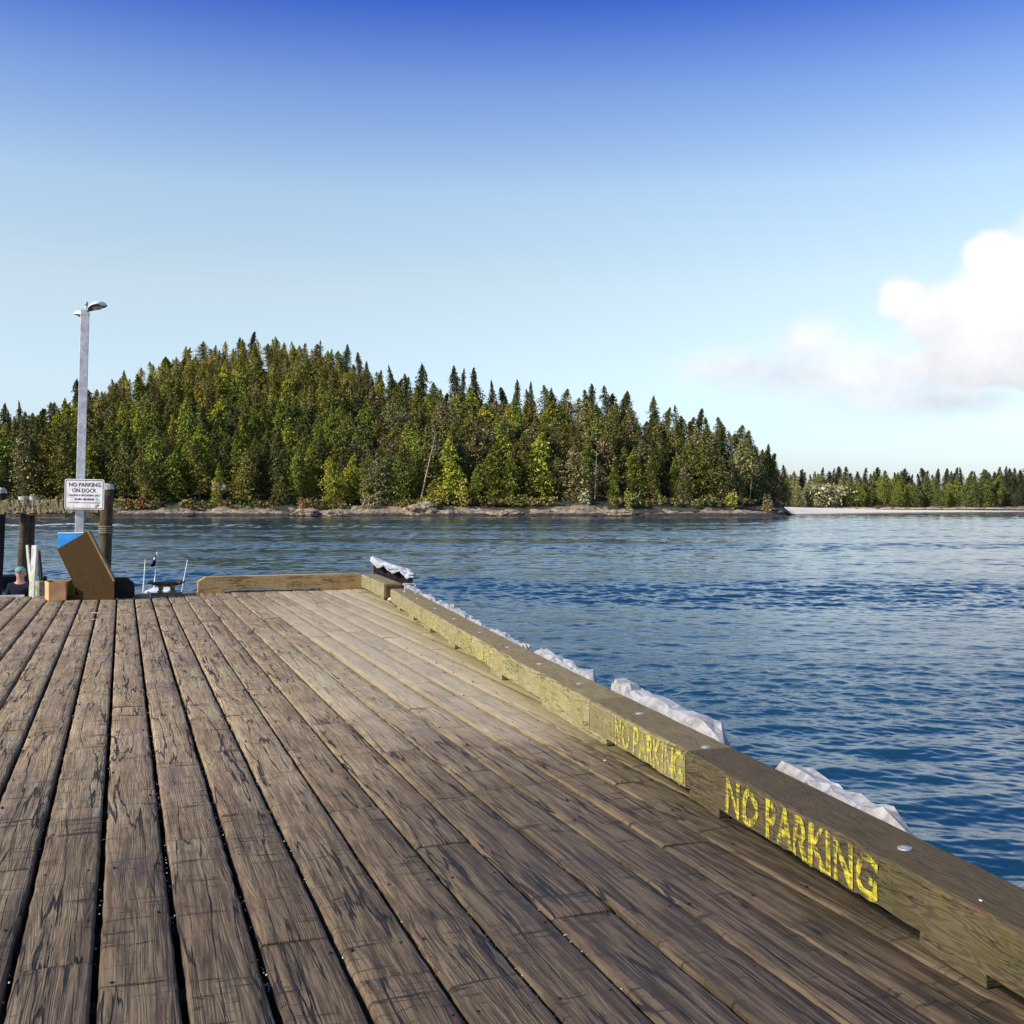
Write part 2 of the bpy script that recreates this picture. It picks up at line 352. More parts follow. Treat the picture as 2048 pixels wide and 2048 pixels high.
def leaf_mat():
    m, t, b = newmat('conifer_foliage')
    a = t.new('ShaderNodeAttribute', _attribute_name='tint')
    oi = t.new('ShaderNodeObjectInfo')
    c = t.mix(1.0, a.outputs['Color'], oi.outputs['Color'], 'MULTIPLY')
    t.link(c, b.inputs['Base Color']); b.inputs['Roughness'].default_value = .75; b.inputs['Specular IOR Level'].default_value = .15
leaf_mat()
def hill_mat():
    m, t, b = newmat('forest_floor')
    g = t.new('ShaderNodeNewGeometry').outputs['Position']
    n = t.noise(g, .25, 6, .65)
    t.link(t.mix(t.ramp(n, .4, .65), (.022, .024, .012), (.055, .05, .024)), b.inputs['Base Color']); b.inputs['Roughness'].default_value = .95
hill_mat()
def rock_mat():
    m, t, b = newmat('shore_rock')
    g = t.new('ShaderNodeNewGeometry').outputs['Position']
    s = t.new('ShaderNodeSeparateXYZ'); t.link(g, s.inputs[0])
    n = t.noise(t.map(g, (.5, .5, 1.6)), 1, 7, .68); n2 = t.noise(t.map(g, (1, 1, 1), (9, 0, 0)), .12, 4, .6)
    col = t.mix(t.ramp(n, .38, .62), (.11, .078, .055), (.34, .27, .18))
    col = t.mix(t.ramp(n2, .50, .66), col, (.25, .165, .10))
    z = t.math('ADD', t.math('SUBTRACT', s.outputs[2], WATER), t.math('MULTIPLY', t.math('SUBTRACT', n, .5), 1.4))
    col = t.mix(t.ramp(z, .85, 1.5), (.028, .022, .018), col)                       # weed and wet rock below high water
    col = t.mix(t.ramp(z, 3.4, 4.4), col, (.04, .042, .018))
    t.link(col, b.inputs['Base Color']); b.inputs['Roughness'].default_value = .9
    bp = t.new('ShaderNodeBump', Strength=.8, Distance=.6); t.link(n, bp.inputs['Height']); t.link(bp.outputs[0], b.inputs['Normal'])
rock_mat()
def sand_mat():
    m, t, b = newmat('pale_sand')
    g = t.new('ShaderNodeNewGeometry').outputs['Position']
    n = t.noise(g, .15, 5, .6)
    t.link(t.mix(n, (.55, .48, .38), (.80, .73, .62)), b.inputs['Base Color']); b.inputs['Roughness'].default_value = .95
sand_mat()

# ------------------------------------------------------------------ mesh helpers
def link_mesh(name, verts, faces, mat, parent=None, smooth=False, attrs=None, uv=None, matidx=None):
    me = bpy.data.meshes.new(name)
    verts = np.asarray(verts, dtype=np.float32)
    if isinstance(faces, np.ndarray):
        nf, k = faces.shape
        me.vertices.add(len(verts)); me.vertices.foreach_set('co', verts.ravel())
        me.loops.add(nf * k); me.loops.foreach_set('vertex_index', faces.astype(np.int32).ravel())
        me.polygons.add(nf); me.polygons.foreach_set('loop_start', np.arange(0, nf * k, k, dtype=np.int32))
        me.polygons.foreach_set('loop_total', np.full(nf, k, dtype=np.int32)); me.update(calc_edges=True)
    else:
        me.from_pydata([tuple(map(float, v)) for v in verts], [], faces); me.update()
    if uv is not None:
        l = me.uv_layers.new(name='board'); l.data.foreach_set('uv', np.asarray(uv, dtype=np.float32).ravel())
    if attrs:
        for an, (typ, dom, data) in attrs.items():
            a = me.attributes.new(an, typ, dom)
            a.data.foreach_set('color' if 'COLOR' in typ else 'value', np.asarray(data, dtype=np.float32).ravel())
    for mm in (mat if isinstance(mat, (list, tuple)) else [mat]): me.materials.append(MATS[mm])
    if matidx is not None: me.polygons.foreach_set('material_index', np.asarray(matidx, dtype=np.int32))
    if smooth: me.polygons.foreach_set('use_smooth', np.ones(len(me.polygons), dtype=bool))
    o = bpy.data.objects.new(name, me); C.objects.link(o)
    if parent is not None: o.parent = parent
    return o
def bm_obj(name, bm, mat, parent=None, smooth=False, uv=True):
    bmesh.ops.recalc_face_normals(bm, faces=bm.faces)
    me = bpy.data.meshes.new(name); bm.to_mesh(me); bm.free()
    for mm in (mat if isinstance(mat, (list, tuple)) else [mat]): me.materials.append(MATS[mm])
    if uv:                                          # box mapping in metres: u = along the longest side
        co = np.array([v.co[:] for v in me.vertices]); ext = co.max(0) - co.min(0); ax = int(np.argmax(ext))
        oth = [i for i in range(3) if i != ax]
        l = me.uv_layers.new(name='board'); off = random.random() * 20
        for p in me.polygons:
            n = [abs(x) for x in p.normal]
            k = oth[1] if n[oth[0]] > n[oth[1]] else oth[0]
            if n[ax] > max(n[oth[0]], n[oth[1]]): a_, k_ = oth[0], oth[1]
            else: a_, k_ = ax, k
            for li in p.loop_indices:
                c = me.vertices[me.loops[li].vertex_index].co
                l.data[li].uv = (c[a_] + off, c[k_] + off * .37 + (1.3 if k == oth[0] else 0))
    if smooth:
        for p in me.polygons: p.use_smooth = True
    o = bpy.data.objects.new(name, me); C.objects.link(o)
    if parent is not None: o.parent = parent
    return o
def tag(o, label=None, cat=None, group=None, kind=None):
    if label: o['label'] = label
    if cat: o['category'] = cat
    if group: o['group'] = group
    if kind: o['kind'] = kind
    return o
def thing(name, loc, label, cat, group=None, rz=0.0):
    o = bpy.data.objects.new(name, None); C.objects.link(o); o.location = loc; o.rotation_euler = (0, 0, rz)
    o.empty_display_size = .2
    return tag(o, label, cat, group)
def box(bm, c, s, rot=None, bevel=0.0, mi=0):
    m = Matrix.Translation(Vector(c)) @ (rot.to_4x4() if rot is not None else Matrix.Identity(4)) @ Matrix.Diagonal((s[0], s[1], s[2], 1))
    r = bmesh.ops.create_cube(bm, size=1, matrix=m)
    vs = r['verts']
    fs = list({f for v in vs for f in v.link_faces})
    for f in fs: f.material_index = mi
    if bevel > 0:
        es = list({e for v in vs for e in v.link_edges})
        bmesh.ops.bevel(bm, geom=es, offset=bevel, segments=2, affect='EDGES', profile=.6)
def tube(bm, p0, p1, r0, r1, seg=12, mi=0, caps=True):
    p0, p1 = Vector(p0), Vector(p1); d = p1 - p0
    q = d.to_track_quat('Z', 'Y').to_matrix().to_4x4()
    m = Matrix.Translation((p0 + p1) / 2) @ q
    r = bmesh.ops.create_cone(bm, cap_ends=caps, segments=seg, radius1=r0, radius2=r1, depth=d.length, matrix=m)
    for f in {f for v in r['verts'] for f in v.link_faces}: f.material_index = mi
def prism(bm, pts, d, mi=0):
    """pts: list of 3D points (one side), d: extrusion vector"""
    a = [bm.verts.new(p) for p in pts]; b = [bm.verts.new(Vector(p) + Vector(d)) for p in pts]; n = len(a)
    fs = [bm.faces.new(a), bm.faces.new(b[::-1])]
    for i in range(n): fs.append(bm.faces.new([a[i], b[i], b[(i + 1) % n], a[(i + 1) % n]]))
    for f in fs: f.material_index = mi
def wobble(bm, amp, sc, seed=0):
    for v in bm.verts:
        n = noise.noise_vector(v.co * sc + Vector((seed, seed, seed))); v.co += n * amp
def text_mesh(s, size, xs=1.0, bold=0.0):
    cu = bpy.data.curves.new('t', 'FONT'); cu.body = s; cu.size = size; cu.align_x = 'CENTER'; cu.align_y = 'CENTER'; cu.offset = bold
    cu.resolution_u = 3
    o = bpy.data.objects.new('t', cu); C.objects.link(o)
    dg = bpy.context.evaluated_depsgraph_get(); dg.update()
    me = bpy.data.meshes.new_from_object(o.evaluated_get(dg))
    bpy.data.objects.remove(o); bpy.data.curves.remove(cu)
    co = np.array([v.co[:] for v in me.vertices]); mn, mx = co.min(0), co.max(0)
    for v in me.vertices:
        v.co.x = (v.co.x - (mn[0] + mx[0]) / 2) * xs; v.co.y -= (mn[1] + mx[1]) / 2
    return me, (mx[0] - mn[0]) * xs, mx[1] - mn[1]
def text_obj(name, s, width, height, mat, M, parent, bold=0.0):
    """text stretched to width x height, lying in local XY of matrix M"""
    me, w_, h_ = text_mesh(s, 1.0, 1.0, bold)
    for v in me.vertices:
        v.co = M @ Vector((v.co.x * width / w_, v.co.y * height / h_, 0))
    me.materials.clear(); me.materials.append(MATS[mat]); me.name = name
    o = bpy.data.objects.new(name, me); C.objects.link(o); o.parent = parent
    return o

# ------------------------------------------------------------------ the sea
def make_water():
    nr, na = 2300, 1150
    r = 8.0 * np.exp(np.concatenate([np.linspace(0, math.log(500 / 8.0), nr - 150, endpoint=False), np.linspace(math.log(500 / 8.0), math.log(9000 / 8.0), 150)]))
    a = np.linspace(R(-24), R(66), na)
    rr, aa = np.meshgrid(r, a, indexing='ij')
    x = rr * np.sin(aa); y = rr * np.cos(aa); z = np.zeros_like(x)
    dr = np.maximum(np.gradient(r), r * (R(90) / na))
    g = np.random.default_rng(5)
    rq = x * ct - y * st; fq = x * st + y * ct
    strk = np.sin(fq * .16 + 1.5 * np.sin(rq * .021 + fq * .01) + .8 * np.sin(rq * .05 + 1)) * np.sin(fq * .047 + rq * .012 + 2)
    gust = .66 + .42 * np.clip(strk * 1.6, -.5, 1) # .55 * np.clip(np.sin(x * .021 + y * .043) * np.sin(x * .013 - y * .027 + 1) + .5 + .5 * np.sin(y * .11 + x * .03), 0, 1.4)
    for i in range(150):
        lam = .20 * (3.6 / .20) ** (g.random() ** 1.1); th = R(64) + g.normal() * .55
        k = 2 * math.pi / lam; amp = .0036 * lam ** .78 * (0.6 + .8 * g.random())
        ph = g.random() * 6.28
        fade = np.clip((lam / dr - 2.2) / 2.0, 0, 1); m_ = int(np.max(np.nonzero(fade)[0])) + 1 if fade.any() else 0
        if m_ == 0: continue
        X_, Y_ = x[:m_], y[:m_]
        ph2 = k * (X_ * math.cos(th) + Y_ * math.sin(th)) + ph + 1.1 * np.sin(X_ * .9 / lam ** .7 * math.sin(th + i) + Y_ * .7 / lam ** .7 * math.cos(th + i) + ph)
        z[:m_] += fade[:m_, None] * amp * np.sin(ph2) * gust[:m_]
    v = np.stack([x, y, z + WATER], -1).reshape(-1, 3)
    i = np.arange(nr - 1)[:, None] * na + np.arange(na - 1)[None, :]
    f = np.stack([i, i + 1, i + na + 1, i + na], -1).reshape(-1, 4)[:, ::-1]
    o = link_mesh('water', v, f, 'sea_water', smooth=True); tag(o, kind='structure')
    # the bit of sea behind and under the pier
    v = [(-9000, -9000, WATER - .12), (9000, -9000, WATER - .12), (9000, 9000, WATER - .12), (-9000, 9000, WATER - .12)]
    o = link_mesh('water', v, [(0, 1, 2, 3)], 'sea_water'); tag(o, kind='structure')
make_water()

# ------------------------------------------------------------------ island, far shore
def interp(x, pts):
    xs = [p[0] for p in pts]; ys = [p[1] for p in pts]; return np.interp(x, xs, ys)
SKY = [(-400, 900), (-200, 860), (0, 822), (50, 808), (100, 795), (150, 772), (200, 755), (250, 735), (300, 712), (350, 696), (400, 686), (500, 676), (600, 678),
       (680, 692), (720, 722), (780, 750), (830, 770), (960, 772), (1000, 785), (1060, 785), (1120, 778), (1180, 780), (1250, 795), (1300, 806), (1380, 828),
       (1430, 845), (1490, 868), (1530, 895), (1560, 925), (1590, 950), (1625, 985), (1660, 1010)]
DS = [(-400, 392), (0, 392), (1200, 392), (1450, 400), (1560, 415), (1640, 450), (1700, 480)]     # forward distance of the waterline
DR = [(-400, 470), (0, 480), (200, 530), (500, 575), (700, 560), (900, 500), (1200, 485), (1450, 470), (1560, 460), (1640, 470), (1700, 490)]
def ridge_h(px):
    d = interp(px, DR); th_ = np.interp(px, [0, 500, 900, 1400, 1600], [20, 15, 20, 22, 14])
    return np.maximum(EYE + (HOR - interp(px, SKY)) / F_PX * d - th_, WATER + 2.5)
def ground(px, F):
    d0 = interp(px, DS); d1 = interp(px, DR); t_ = (F - d0) / (d1 - d0)
    h = ridge_h(px)
    tt = np.clip(t_, 0, 1)
    up = 3.2 * np.clip(tt / .06, 0, 1) + (h - WATER - 3.2) * np.clip((tt - .06) / .94, 0, 1) ** 1.15
    tp = np.clip((1632 - px) / 75, 0, 1); up = up * tp - 1.5 * (1 - tp)
    back = np.clip(t_ - 1, 0, 2)
    return WATER + up - back * 25 + np.where(t_ < 0, (F - d0) * .12, 0)
def world_xy(px, F):
    r_ = (px - 1024) / F_PX * F
    return r_ * ct + F * st, -r_ * st + F * ct
def vnoise(x, y, sc, seed=0):
    out = np.empty(x.shape); fx, fy = x.ravel(), y.ravel(); o = out.ravel()
    for i in range(len(fx)): o[i] = noise.fractal(Vector((fx[i] * sc, fy[i] * sc, seed)), .8, 2.1, 5)
    return o.reshape(x.shape)
def terrain(name, pxs, tfun, hfun, mat, namp, nsc, smooth=False):
    n, m = len(pxs), len(tfun)
    P = np.repeat(np.asarray(pxs)[:, None], m, 1); Fd = np.array([[tf(p) for tf in tfun] for p in pxs])
    X, Y = world_xy(P, Fd); Z = hfun(P, Fd)
    Z = Z + vnoise(X, Y, nsc, 3) * namp
    v = np.stack([X, Y, Z], -1).reshape(-1, 3)
    i = np.arange(n - 1)[:, None] * m + np.arange(m - 1)[None, :]
    f = np.stack([i, i + m, i + m + 1, i + 1], -1).reshape(-1, 4)
    o = link_mesh(name, v, f, mat, smooth=smooth); tag(o, kind='structure'); return o
tf = [(lambda p, q=q: float(interp(p, DS) + 3 + (interp(p, DR) - interp(p, DS) - 3) * q)) for q in np.linspace(0, 1.6, 26)]
terrain('island_hill', np.linspace(-400, 1630, 140), tf, lambda P, Fd: ground(P, Fd) - .8, 'forest_floor', 1.0, .05, True)
def shore_h(P, Fd):
    d = Fd - interp(P, DS); px = P
    ledge = 1.0 + .35 * np.sin(px * .023) * np.sin(px * .0061 + 1) 
    return WATER - .5 + 3.4 * np.clip((d + 6) / 17, 0, 1) ** .8 * ledge * np.clip((1606 - px) / 70, 0, 1) - 1.2 * np.clip((px - 1560) / 45, 0, 1)
xs_sh = np.linspace(-400, 1605, 900)
o = terrain('rocky_shore', xs_sh, [(lambda p, q=q: float(interp(p, DS)) + q) for q in np.linspace(-9, 16, 22)], shore_h, 'shore_rock', 1.25, .16)
# reef running out in front of the sand spit
o = terrain('rocky_shore', np.linspace(1380, 1590, 120), [(lambda p, q=q: 396.0 + q) for q in np.linspace(-6, 14, 12)],
            lambda P, Fd: WATER - .6 + 2.7 * np.clip(1 - np.abs((P - 1470) / 115) ** 2.2, 0, 1) * np.clip(1 - np.abs((Fd - 400) / 9) ** 2, 0, 1), 'shore_rock', .7, .2)
# sand spit
o = terrain('sand_spit', np.linspace(1480, 2100, 120), [(lambda p, q=q: float(np.interp(p, [1480, 1580, 1700, 2100], [440, 500, 560, 640])) + q) for q in np.linspace(-8, 120, 14)],
            lambda P, Fd: WATER - .25 + np.interp(P, [1480, 1560, 1640, 1760, 2100], [3.0, 2.9, 2.2, 1.1, .4]) * np.clip((Fd - np.interp(P, [1480, 1580, 1700, 2100], [440, 500, 560, 640])) / 22, 0, 1), 'pale_sand', .15, .05, True)
def fs0(p): return np.interp(p, [1500, 1650, 1800, 2100, 2500], [640, 655, 665, 650, 640])
o = terrain('far_shore', np.linspace(1480, 2500, 260), [(lambda p, q=q: float(fs0(p)) + q) for q in np.linspace(-6, 260, 30)],
            lambda P, Fd: WATER - .5 + 3.0 * np.clip((Fd - fs0(P)) / 14, 0, 1) + 1.5 * np.clip((Fd - fs0(P) - 14) / 120, 0, 1), 'shore_rock', .8, .12)
# pale beach logs and white-water wake
def strip(px0, px1, py, F, z, wdt, n=60):
    pass

# ------------------------------------------------------------------ trees
def unit(v): return v / np.maximum(np.linalg.norm(v, axis=1, keepdims=True), 1e-6)
def crown(seed, H, Rr, nb, k, shape, base=.08, mossy=0.0, size=1.0, gaps=.25, droop=.35):
    """leafy sprays of a conifer as many small quads. returns verts (4n,3), tint (n,3)"""
    g = np.random.default_rng(seed)
    zf = base + (1 - base) * (g.random(nb) ** .92)
    az_ = g.random(nb) * 2 * math.pi
    prof = np.where(zf < .28, .72 + .28 * (zf / .28), 1 - .93 * np.clip((zf - .28) / .72, 0, 1) ** shape)
    lobes = 1 + .25 * np.sin(az_ * 2 + seed + zf * 5) + .30 * np.sin(zf * 17 + seed * 2 + az_ * 2) + .16 * np.sin(zf * 39 + seed)
    L = Rr * np.clip(prof, .085, 1) * lobes * (.62 + .55 * g.random(nb))
    keep = np.sin(zf * 13 + az_ * 1.5 + seed * 1.7) + g.random(nb) * 1.2 > -1 + gaps
    zf, az_, L = zf[keep], az_[keep], L[keep]; nb = len(zf)
    tone = .62 + .75 * g.random(nb) ** 1.4
    V = []; T = []
    for j in range(k):
        s = (j + .45 + .5 * g.random(nb)) / k
        s = np.clip(s, .12, 1.05)
        d = np.stack([np.cos(az_), np.sin(az_), np.zeros(nb)], 1)
        side = np.stack([-np.sin(az_), np.cos(az_), np.zeros(nb)], 1)
        rad = L * s
        c = d * rad[:, None] + side * (g.normal(size=nb) * .16 * rad)[:, None]
        zz = zf * H + .10 * L * s - droop * L * s ** 2 + g.normal(size=nb) * .25
        c[:, 2] = zz; c[:, 0] += Rr * .22 * np.sin(zf * 5.5 + seed); c[:, 1] += Rr * .22 * np.sin(zf * 4.3 + seed * 2.3)
        ln = (.42 + .5 * g.random(nb)) * size * (.55 + .45 * np.clip(L / Rr * 1.6, 0, 1)); wd = ln * (.45 + .45 * g.random(nb))
        ax = unit(d * .8 + side * (g.normal(size=nb) * .55)[:, None] + np.array([0, 0, 1.0]) * (-.45 + .5 * g.normal(size=nb))[:, None])
        up = unit(np.cross(ax, g.normal(size=(nb, 3)) + np.array([0, 0, .9])))
        p = [c - ax * ln[:, None] * .6 - up * wd[:, None] * .25, c - up * wd[:, None] * .6 + ax * ln[:, None] * .1,
             c + ax * ln[:, None] * .8, c + up * wd[:, None] * .6 + ax * ln[:, None] * .05]
        V.append(np.stack(p, 1).reshape(-1, 3))
        tt = tone * (.80 + .4 * g.random(nb))
        base_c = np.stack([tt, tt * (1 + .06 * g.normal(size=nb)), tt * .95], 1)
        if mossy > 0:
            mk = (g.random(nb) < mossy) & (s > .55)
            base_c[mk] = np.stack([2.6 * tt[mk], 2.45 * tt[mk], 3.6 * tt[mk]], 1)
        T.append(base_c)
    # leader and ragged top
    n2 = 34; zt = H * (.88 + .13 * g.random(n2)); a2 = g.random(n2) * 6.28
    rl = (1.02 - zt / H) * Rr * 1.3 + .22 + .3 * g.random(n2)
    d = np.stack([np.cos(a2), np.sin(a2), np.zeros(n2)], 1); c = np.zeros((n2, 3)); c[:, 2] = zt; c[:, 0] = Rr * .22 * np.sin(zt / H * 5.5 + seed); c[:, 1] = Rr * .22 * np.sin(zt / H * 4.3 + seed * 2.3)
    ax = unit(d + np.array([0, 0, .25])); up = np.tile(np.array([[0, 0, 1.0]]), (n2, 1))
    p = [c - up * .12, c + ax * rl[:, None] * .6 - up * .22, c + ax * rl[:, None] * 1.2, c + ax * rl[:, None] * .5 + up * .22]
    V.append(np.stack(p, 1).reshape(-1, 3)); T.append(np.full((n2, 3), .8))
    return np.concatenate(V), np.concatenate(T)
def mesh_from_quads(name, V, T, mat='conifer_foliage'):
    n = len(V) // 4
    f = np.arange(n * 4).reshape(n, 4)
    col = np.ones((n, 4), dtype=np.float32); col[:, :3] = T
    o = link_mesh(name, V, f, mat, attrs={'tint': ('FLOAT_COLOR', 'FACE', col)}); return o
def trunk_mesh(H, r, mat='bark', seed=0, lean=0.0, top=.97, branches=0):
    bm = bmesh.new(); g = random.Random(seed); p = Vector((0, 0, -1.0)); n = 6
    pts = [Vector((lean * H * (i / n) ** 1.3 + g.uniform(-.08, .08) * i / n * 2, g.uniform(-.1, .1), -1 + (H * top + 1) * i / n)) for i in range(n + 1)]
    for i in range(n): tube(bm, pts[i], pts[i + 1], r * (1 - i / n * .88), r * (1 - (i + 1) / n * .88), 6, caps=(i == n - 1))
    for i in range(branches):
        t_ = g.uniform(.3, .96); a_ = g.uniform(0, 6.28); q = Vector((lean * H * t_ ** 1.3, 0, H * top * t_)); ll = g.uniform(.6, 2.4) * (1.2 - t_)
        tube(bm, q, q + Vector((math.cos(a_) * ll, math.sin(a_) * ll, g.uniform(-.2, .5) * ll)), r * .22, .03, 4)
    me = bpy.data.meshes.new('trunk'); bm.to_mesh(me); bm.free(); me.materials.append(MATS[mat]); return me

PROTO = {}
specs = {  # kind: list of (seed,H,R,nb,k,shape,base,mossy,size,gaps,droop)
 'spruce': [(1, 28, 5.4, 860, 6, 1.7, .05, 0, .98, .45, .40), (2, 30, 5.0, 860, 6, 1.5, .05, 0, .95, .55, .45), (3, 24, 5.2, 800, 6, 2.3, .04, 0, .98, .45, .35)],
 'cedar':  [(11, 25, 4.6, 900, 6, 3.0, .03, 0, .92, .2, .55), (12, 22, 5.0, 900, 6, 3.4, .03, 0, .92, .3, .55), (13, 27, 4.5, 880, 6, 2.5, .03, 0, .92, .3, .5)],
 'hemlock': [(21, 26, 5.2, 800, 6, 2.9, .08, 0.0, .80, .5, .30), (22, 23, 4.8, 760, 6, 3.6, .10, 0.0, .80, .55, .25), (23, 25, 5.0, 760, 6, 2.2, .10, 0.0, .80, .6, .25)],
 'mossy':  [(31, 25, 5.6, 760, 6, 3.2, .06, .26, .80, .6, .30), (32, 22, 5.2, 720, 6, 3.8, .05, .36, .80, .65, .25)],
 'slim':   [(41, 19, 3.7, 560, 5, 2.8, .10, .05, .80, .35, .30), (42, 17, 3.4, 540, 5, 2.4, .12, .0, .80, .40, .30), (43, 21, 3.8, 580, 5, 3.4, .12, .08, .80, .40, .3)],
 'shrubby': [(51, 9, 3.6, 300, 5, 2.6, .02, 0, .8, .25, .1), (52, 6, 3.4, 260, 5, 3.0, .02, .2, .8, .25, .0)],
}
CR = {}
for kd, lst in specs.items():
    CR[kd] = [crown(*s) for s in lst]
TREES = []     # dicts
gt = np.random.default_rng(77)
def add_tree(px, F, kind, H, tint, zone, w_=1.0, z=None):
    if z is None: z = float(ground(px, F)) - .5
    x_, y_ = world_xy(px, F)
    TREES.append(dict(px=px, F=F, kind=kind, H=H, tint=tint, zone=zone, x=float(x_), y=float(y_), z=float(z), w=w_, rz=gt.random() * 6.28, vi=int(gt.integers(0, 99))))
def tint_for(kind, px, t_, zone):
    b_ = .65 + .6 * gt.random()
    pal = {'spruce': (.110, .112, .032), 'cedar': (.190, .210, .034), 'hemlock': (.160, .152, .036), 'mossy': (.145, .132, .045), 'slim': (.28, .262, .072), 'shrubby': (.27, .23, .045)}
    c = np.array(pal[kind])
    if kind in ('cedar',) and gt.random() < .35: c = np.array((.28, .275, .036))
    return tuple(c * b_ * (1 + .05 * gt.normal(size=3)))
placed = []
cell = {}
def ok(x, y, dmin):
    key = (int(x // 8), int(y // 8))
    for i in (-1, 0, 1):
        for j in (-1, 0, 1):
            for (a, b, dd) in cell.get((key[0] + i, key[1] + j), ()):
                if (a - x) ** 2 + (b - y) ** 2 < min(dmin, dd) ** 2: return False
    cell.setdefault(key, []).append((x, y, dmin)); return True
# front row first, then the slope
for px in np.arange(-130, 1650, 21):
    p = px + gt.normal() * 9; F = float(interp(p, DS)) + 14 + gt.random() * 9
    if p > 1568: continue
    x_, y_ = world_xy(p, F)
    if not ok(x_, y_, 4.5): continue
    if 560 < p < 1250: kd = gt.choice(['cedar', 'cedar', 'hemlock', 'mossy', 'shrubby'])
    elif p >= 1250: kd = gt.choice(['mossy', 'mossy', 'hemlock', 'spruce', 'cedar', 'shrubby'])
    else: kd = gt.choice(['spruce', 'cedar', 'cedar', 'hemlock', 'mossy'])
    Hh = {'shrubby': 8}.get(kd, gt.uniform(13, 27) if p < 1480 else gt.uniform(10, 17))
    add_tree(p, F, kd, Hh, tint_for(kd, p, 0, 'shore'), 'shore', gt.uniform(.85, 1.15))
tries = 0
while tries < 9000:
    tries += 1
    p = gt.uniform(-150, 1572); t_ = gt.random() ** .85 * 1.04
    d0, d1 = float(interp(p, DS)), float(interp(p, DR)); F = d0 + 22 + (d1 - d0 - 22) * t_
    x_, y_ = world_xy(p, F)
    upper = t_ > .5 and 150 < p < 720
    if not ok(x_, y_, 3.9 if upper else 5.6): continue
    if upper: kd = gt.choice(['slim', 'slim', 'slim', 'cedar', 'hemlock'])
    elif p > 1200: kd = gt.choice(['mossy', 'hemlock', 'spruce', 'spruce'])
    elif p > 700: kd = gt.choice(['spruce', 'hemlock', 'cedar', 'mossy', 'hemlock'])
    else: kd = gt.choice(['spruce', 'cedar', 'hemlock', 'cedar'])
    Hh = gt.uniform(11, 16) if kd == 'slim' else gt.uniform(16, 26) * (1 if t_ < .7 else (.74 if p < 700 else .92))
    if p > 1500: Hh *= .75
    zone = 'skyline' if t_ > .9 else ('upper' if t_ > .5 else 'lower')
    tn = tint_for(kd, p, t_, zone)
    if upper: tn = tuple(np.array(tn) * np.array((1.12, 1.05, 1.0)))
    add_tree(p, F, kd, Hh, tn, zone, gt.uniform(.85, 1.15))
# tall single spruces standing over the skyline
for (p, top) in [q for q in [(14, 800), (42, 798), (160, 755), (350, 680), (430, 673), (505, 664), (560, 672), (640, 676), (690, 683), (712, 700), (735, 715), (775, 728), (815, 738), (845, 727), (868, 757), (910, 724), (926, 735), (956, 726), (985, 752), (1035, 760), (1065, 764), (1105, 768), (1175, 762), (1210, 768), (1250, 780), (1310, 790), (1350, 805), (1408, 812), (1432, 830), (1488, 842), (1540, 878)] if q[0] > 700 or q[0] < 200 or q[0] in (505, 690, 640)]:
    F = float(interp(p, DR)) - 3; z = float(ground(p, F)); H_ = EYE + (HOR - top) / F_PX * F - z
    H_ = min(max(H_, 12), 30)
    kd_ = gt.choice(['spruce', 'spruce', 'hemlock', 'cedar', 'mossy'] if p < 700 or p > 1000 else ['spruce', 'spruce', 'hemlock'])
    add_tree(p + gt.normal() * 3, F, kd_, H_ * gt.uniform(.9, 1.0), tuple(np.array((.080, .085, .034)) * gt.uniform(.75, 1.3)), 'skyline', gt.uniform(.5, .95), z)
# far shore
for row, (dF, sp, kds, Hr) in enumerate([(20, 17, ['cedar', 'cedar', 'hemlock'], (11, 21)), (40, 15, ['cedar', 'cedar', 'spruce'], (15, 24)), (75, 12, ['spruce'], (18, 27)), (120, 13, ['spruce'], (23, 29))]):
    for p in np.arange(1560, 2490, sp):
        q = p + gt.normal() * 6; 
        if row == 0 and (1630 < q < 1690): continue
        kd = gt.choice(kds)
        if q > 2010 and row < 2: kd = 'spruce'
        h = gt.uniform(*Hr); F = float(fs0(q)) + dF + gt.normal() * 4
        tn = (.058, .062, .030) if kd == 'spruce' else ((.19, .20, .04) if gt.random() < .7 else (.12, .14, .036))
        if row < 2 and q < 1700 and kd != 'spruce': tn = (.26, .25, .10)
        add_tree(q, F, kd, h, tuple(np.array(tn) * gt.uniform(.85, 1.15)), 'far', gt.uniform(.9, 1.2), WATER + 1.8)
for p in np.arange(1618, 1710, 7):
    add_tree(p + gt.normal() * 3, float(fs0(p)) + 16 + gt.random() * 16, 'shrubby', gt.uniform(9, 15), tuple(np.array((.32, .30, .15)) * gt.uniform(.85, 1.1)), 'far', 1.0, WATER + 1.6)

# how large does each tree show (coarse front-to-back raster at 1/2 photo scale)
occ = np.zeros((600, 1024), dtype=bool)
TREES.sort(key=lambda d: d['F'])
base_R = {k: [s[2] / s[1] for s in v] for k, v in specs.items()}
for T in TREES:
    F = T['F']; top = HOR - (T['z'] + T['H'] - EYE) / F_PX ** -1 / F; bot = HOR - (T['z'] - EYE) * F_PX / F
    T['top'] = top; nv = len(specs[T['kind']]); T['vi'] %= nv
    Rr = base_R[T['kind']][T['vi']] * T['H'] * T['w'] * F_PX / F
    y0, y1 = int(top / 2), int(bot / 2); cnt = 0
    for yy in range(max(y0, 0), min(y1, 600)):
        q = (yy - y0) / max(y1 - y0, 1); hw = max(.5, Rr / 2 * min(1, q * 1.6 + .05) * .9)
        a, b = int(T['px'] / 2 - hw), int(T['px'] / 2 + hw) + 1
        a, b = max(a, 0), min(b, 1024)
        if b > a: cnt += int((~occ[yy, a:b]).sum()); occ[yy, a:b] = True
    T['vis'] = cnt
TREES = [T for T in TREES if T['vis'] >= 3 or T['zone'] == 'skyline' or T['px'] > 2040 or T['px'] < 5]
TREES.sort(key=lambda d: -d['vis'])
single, rest = TREES[:300], TREES[300:]

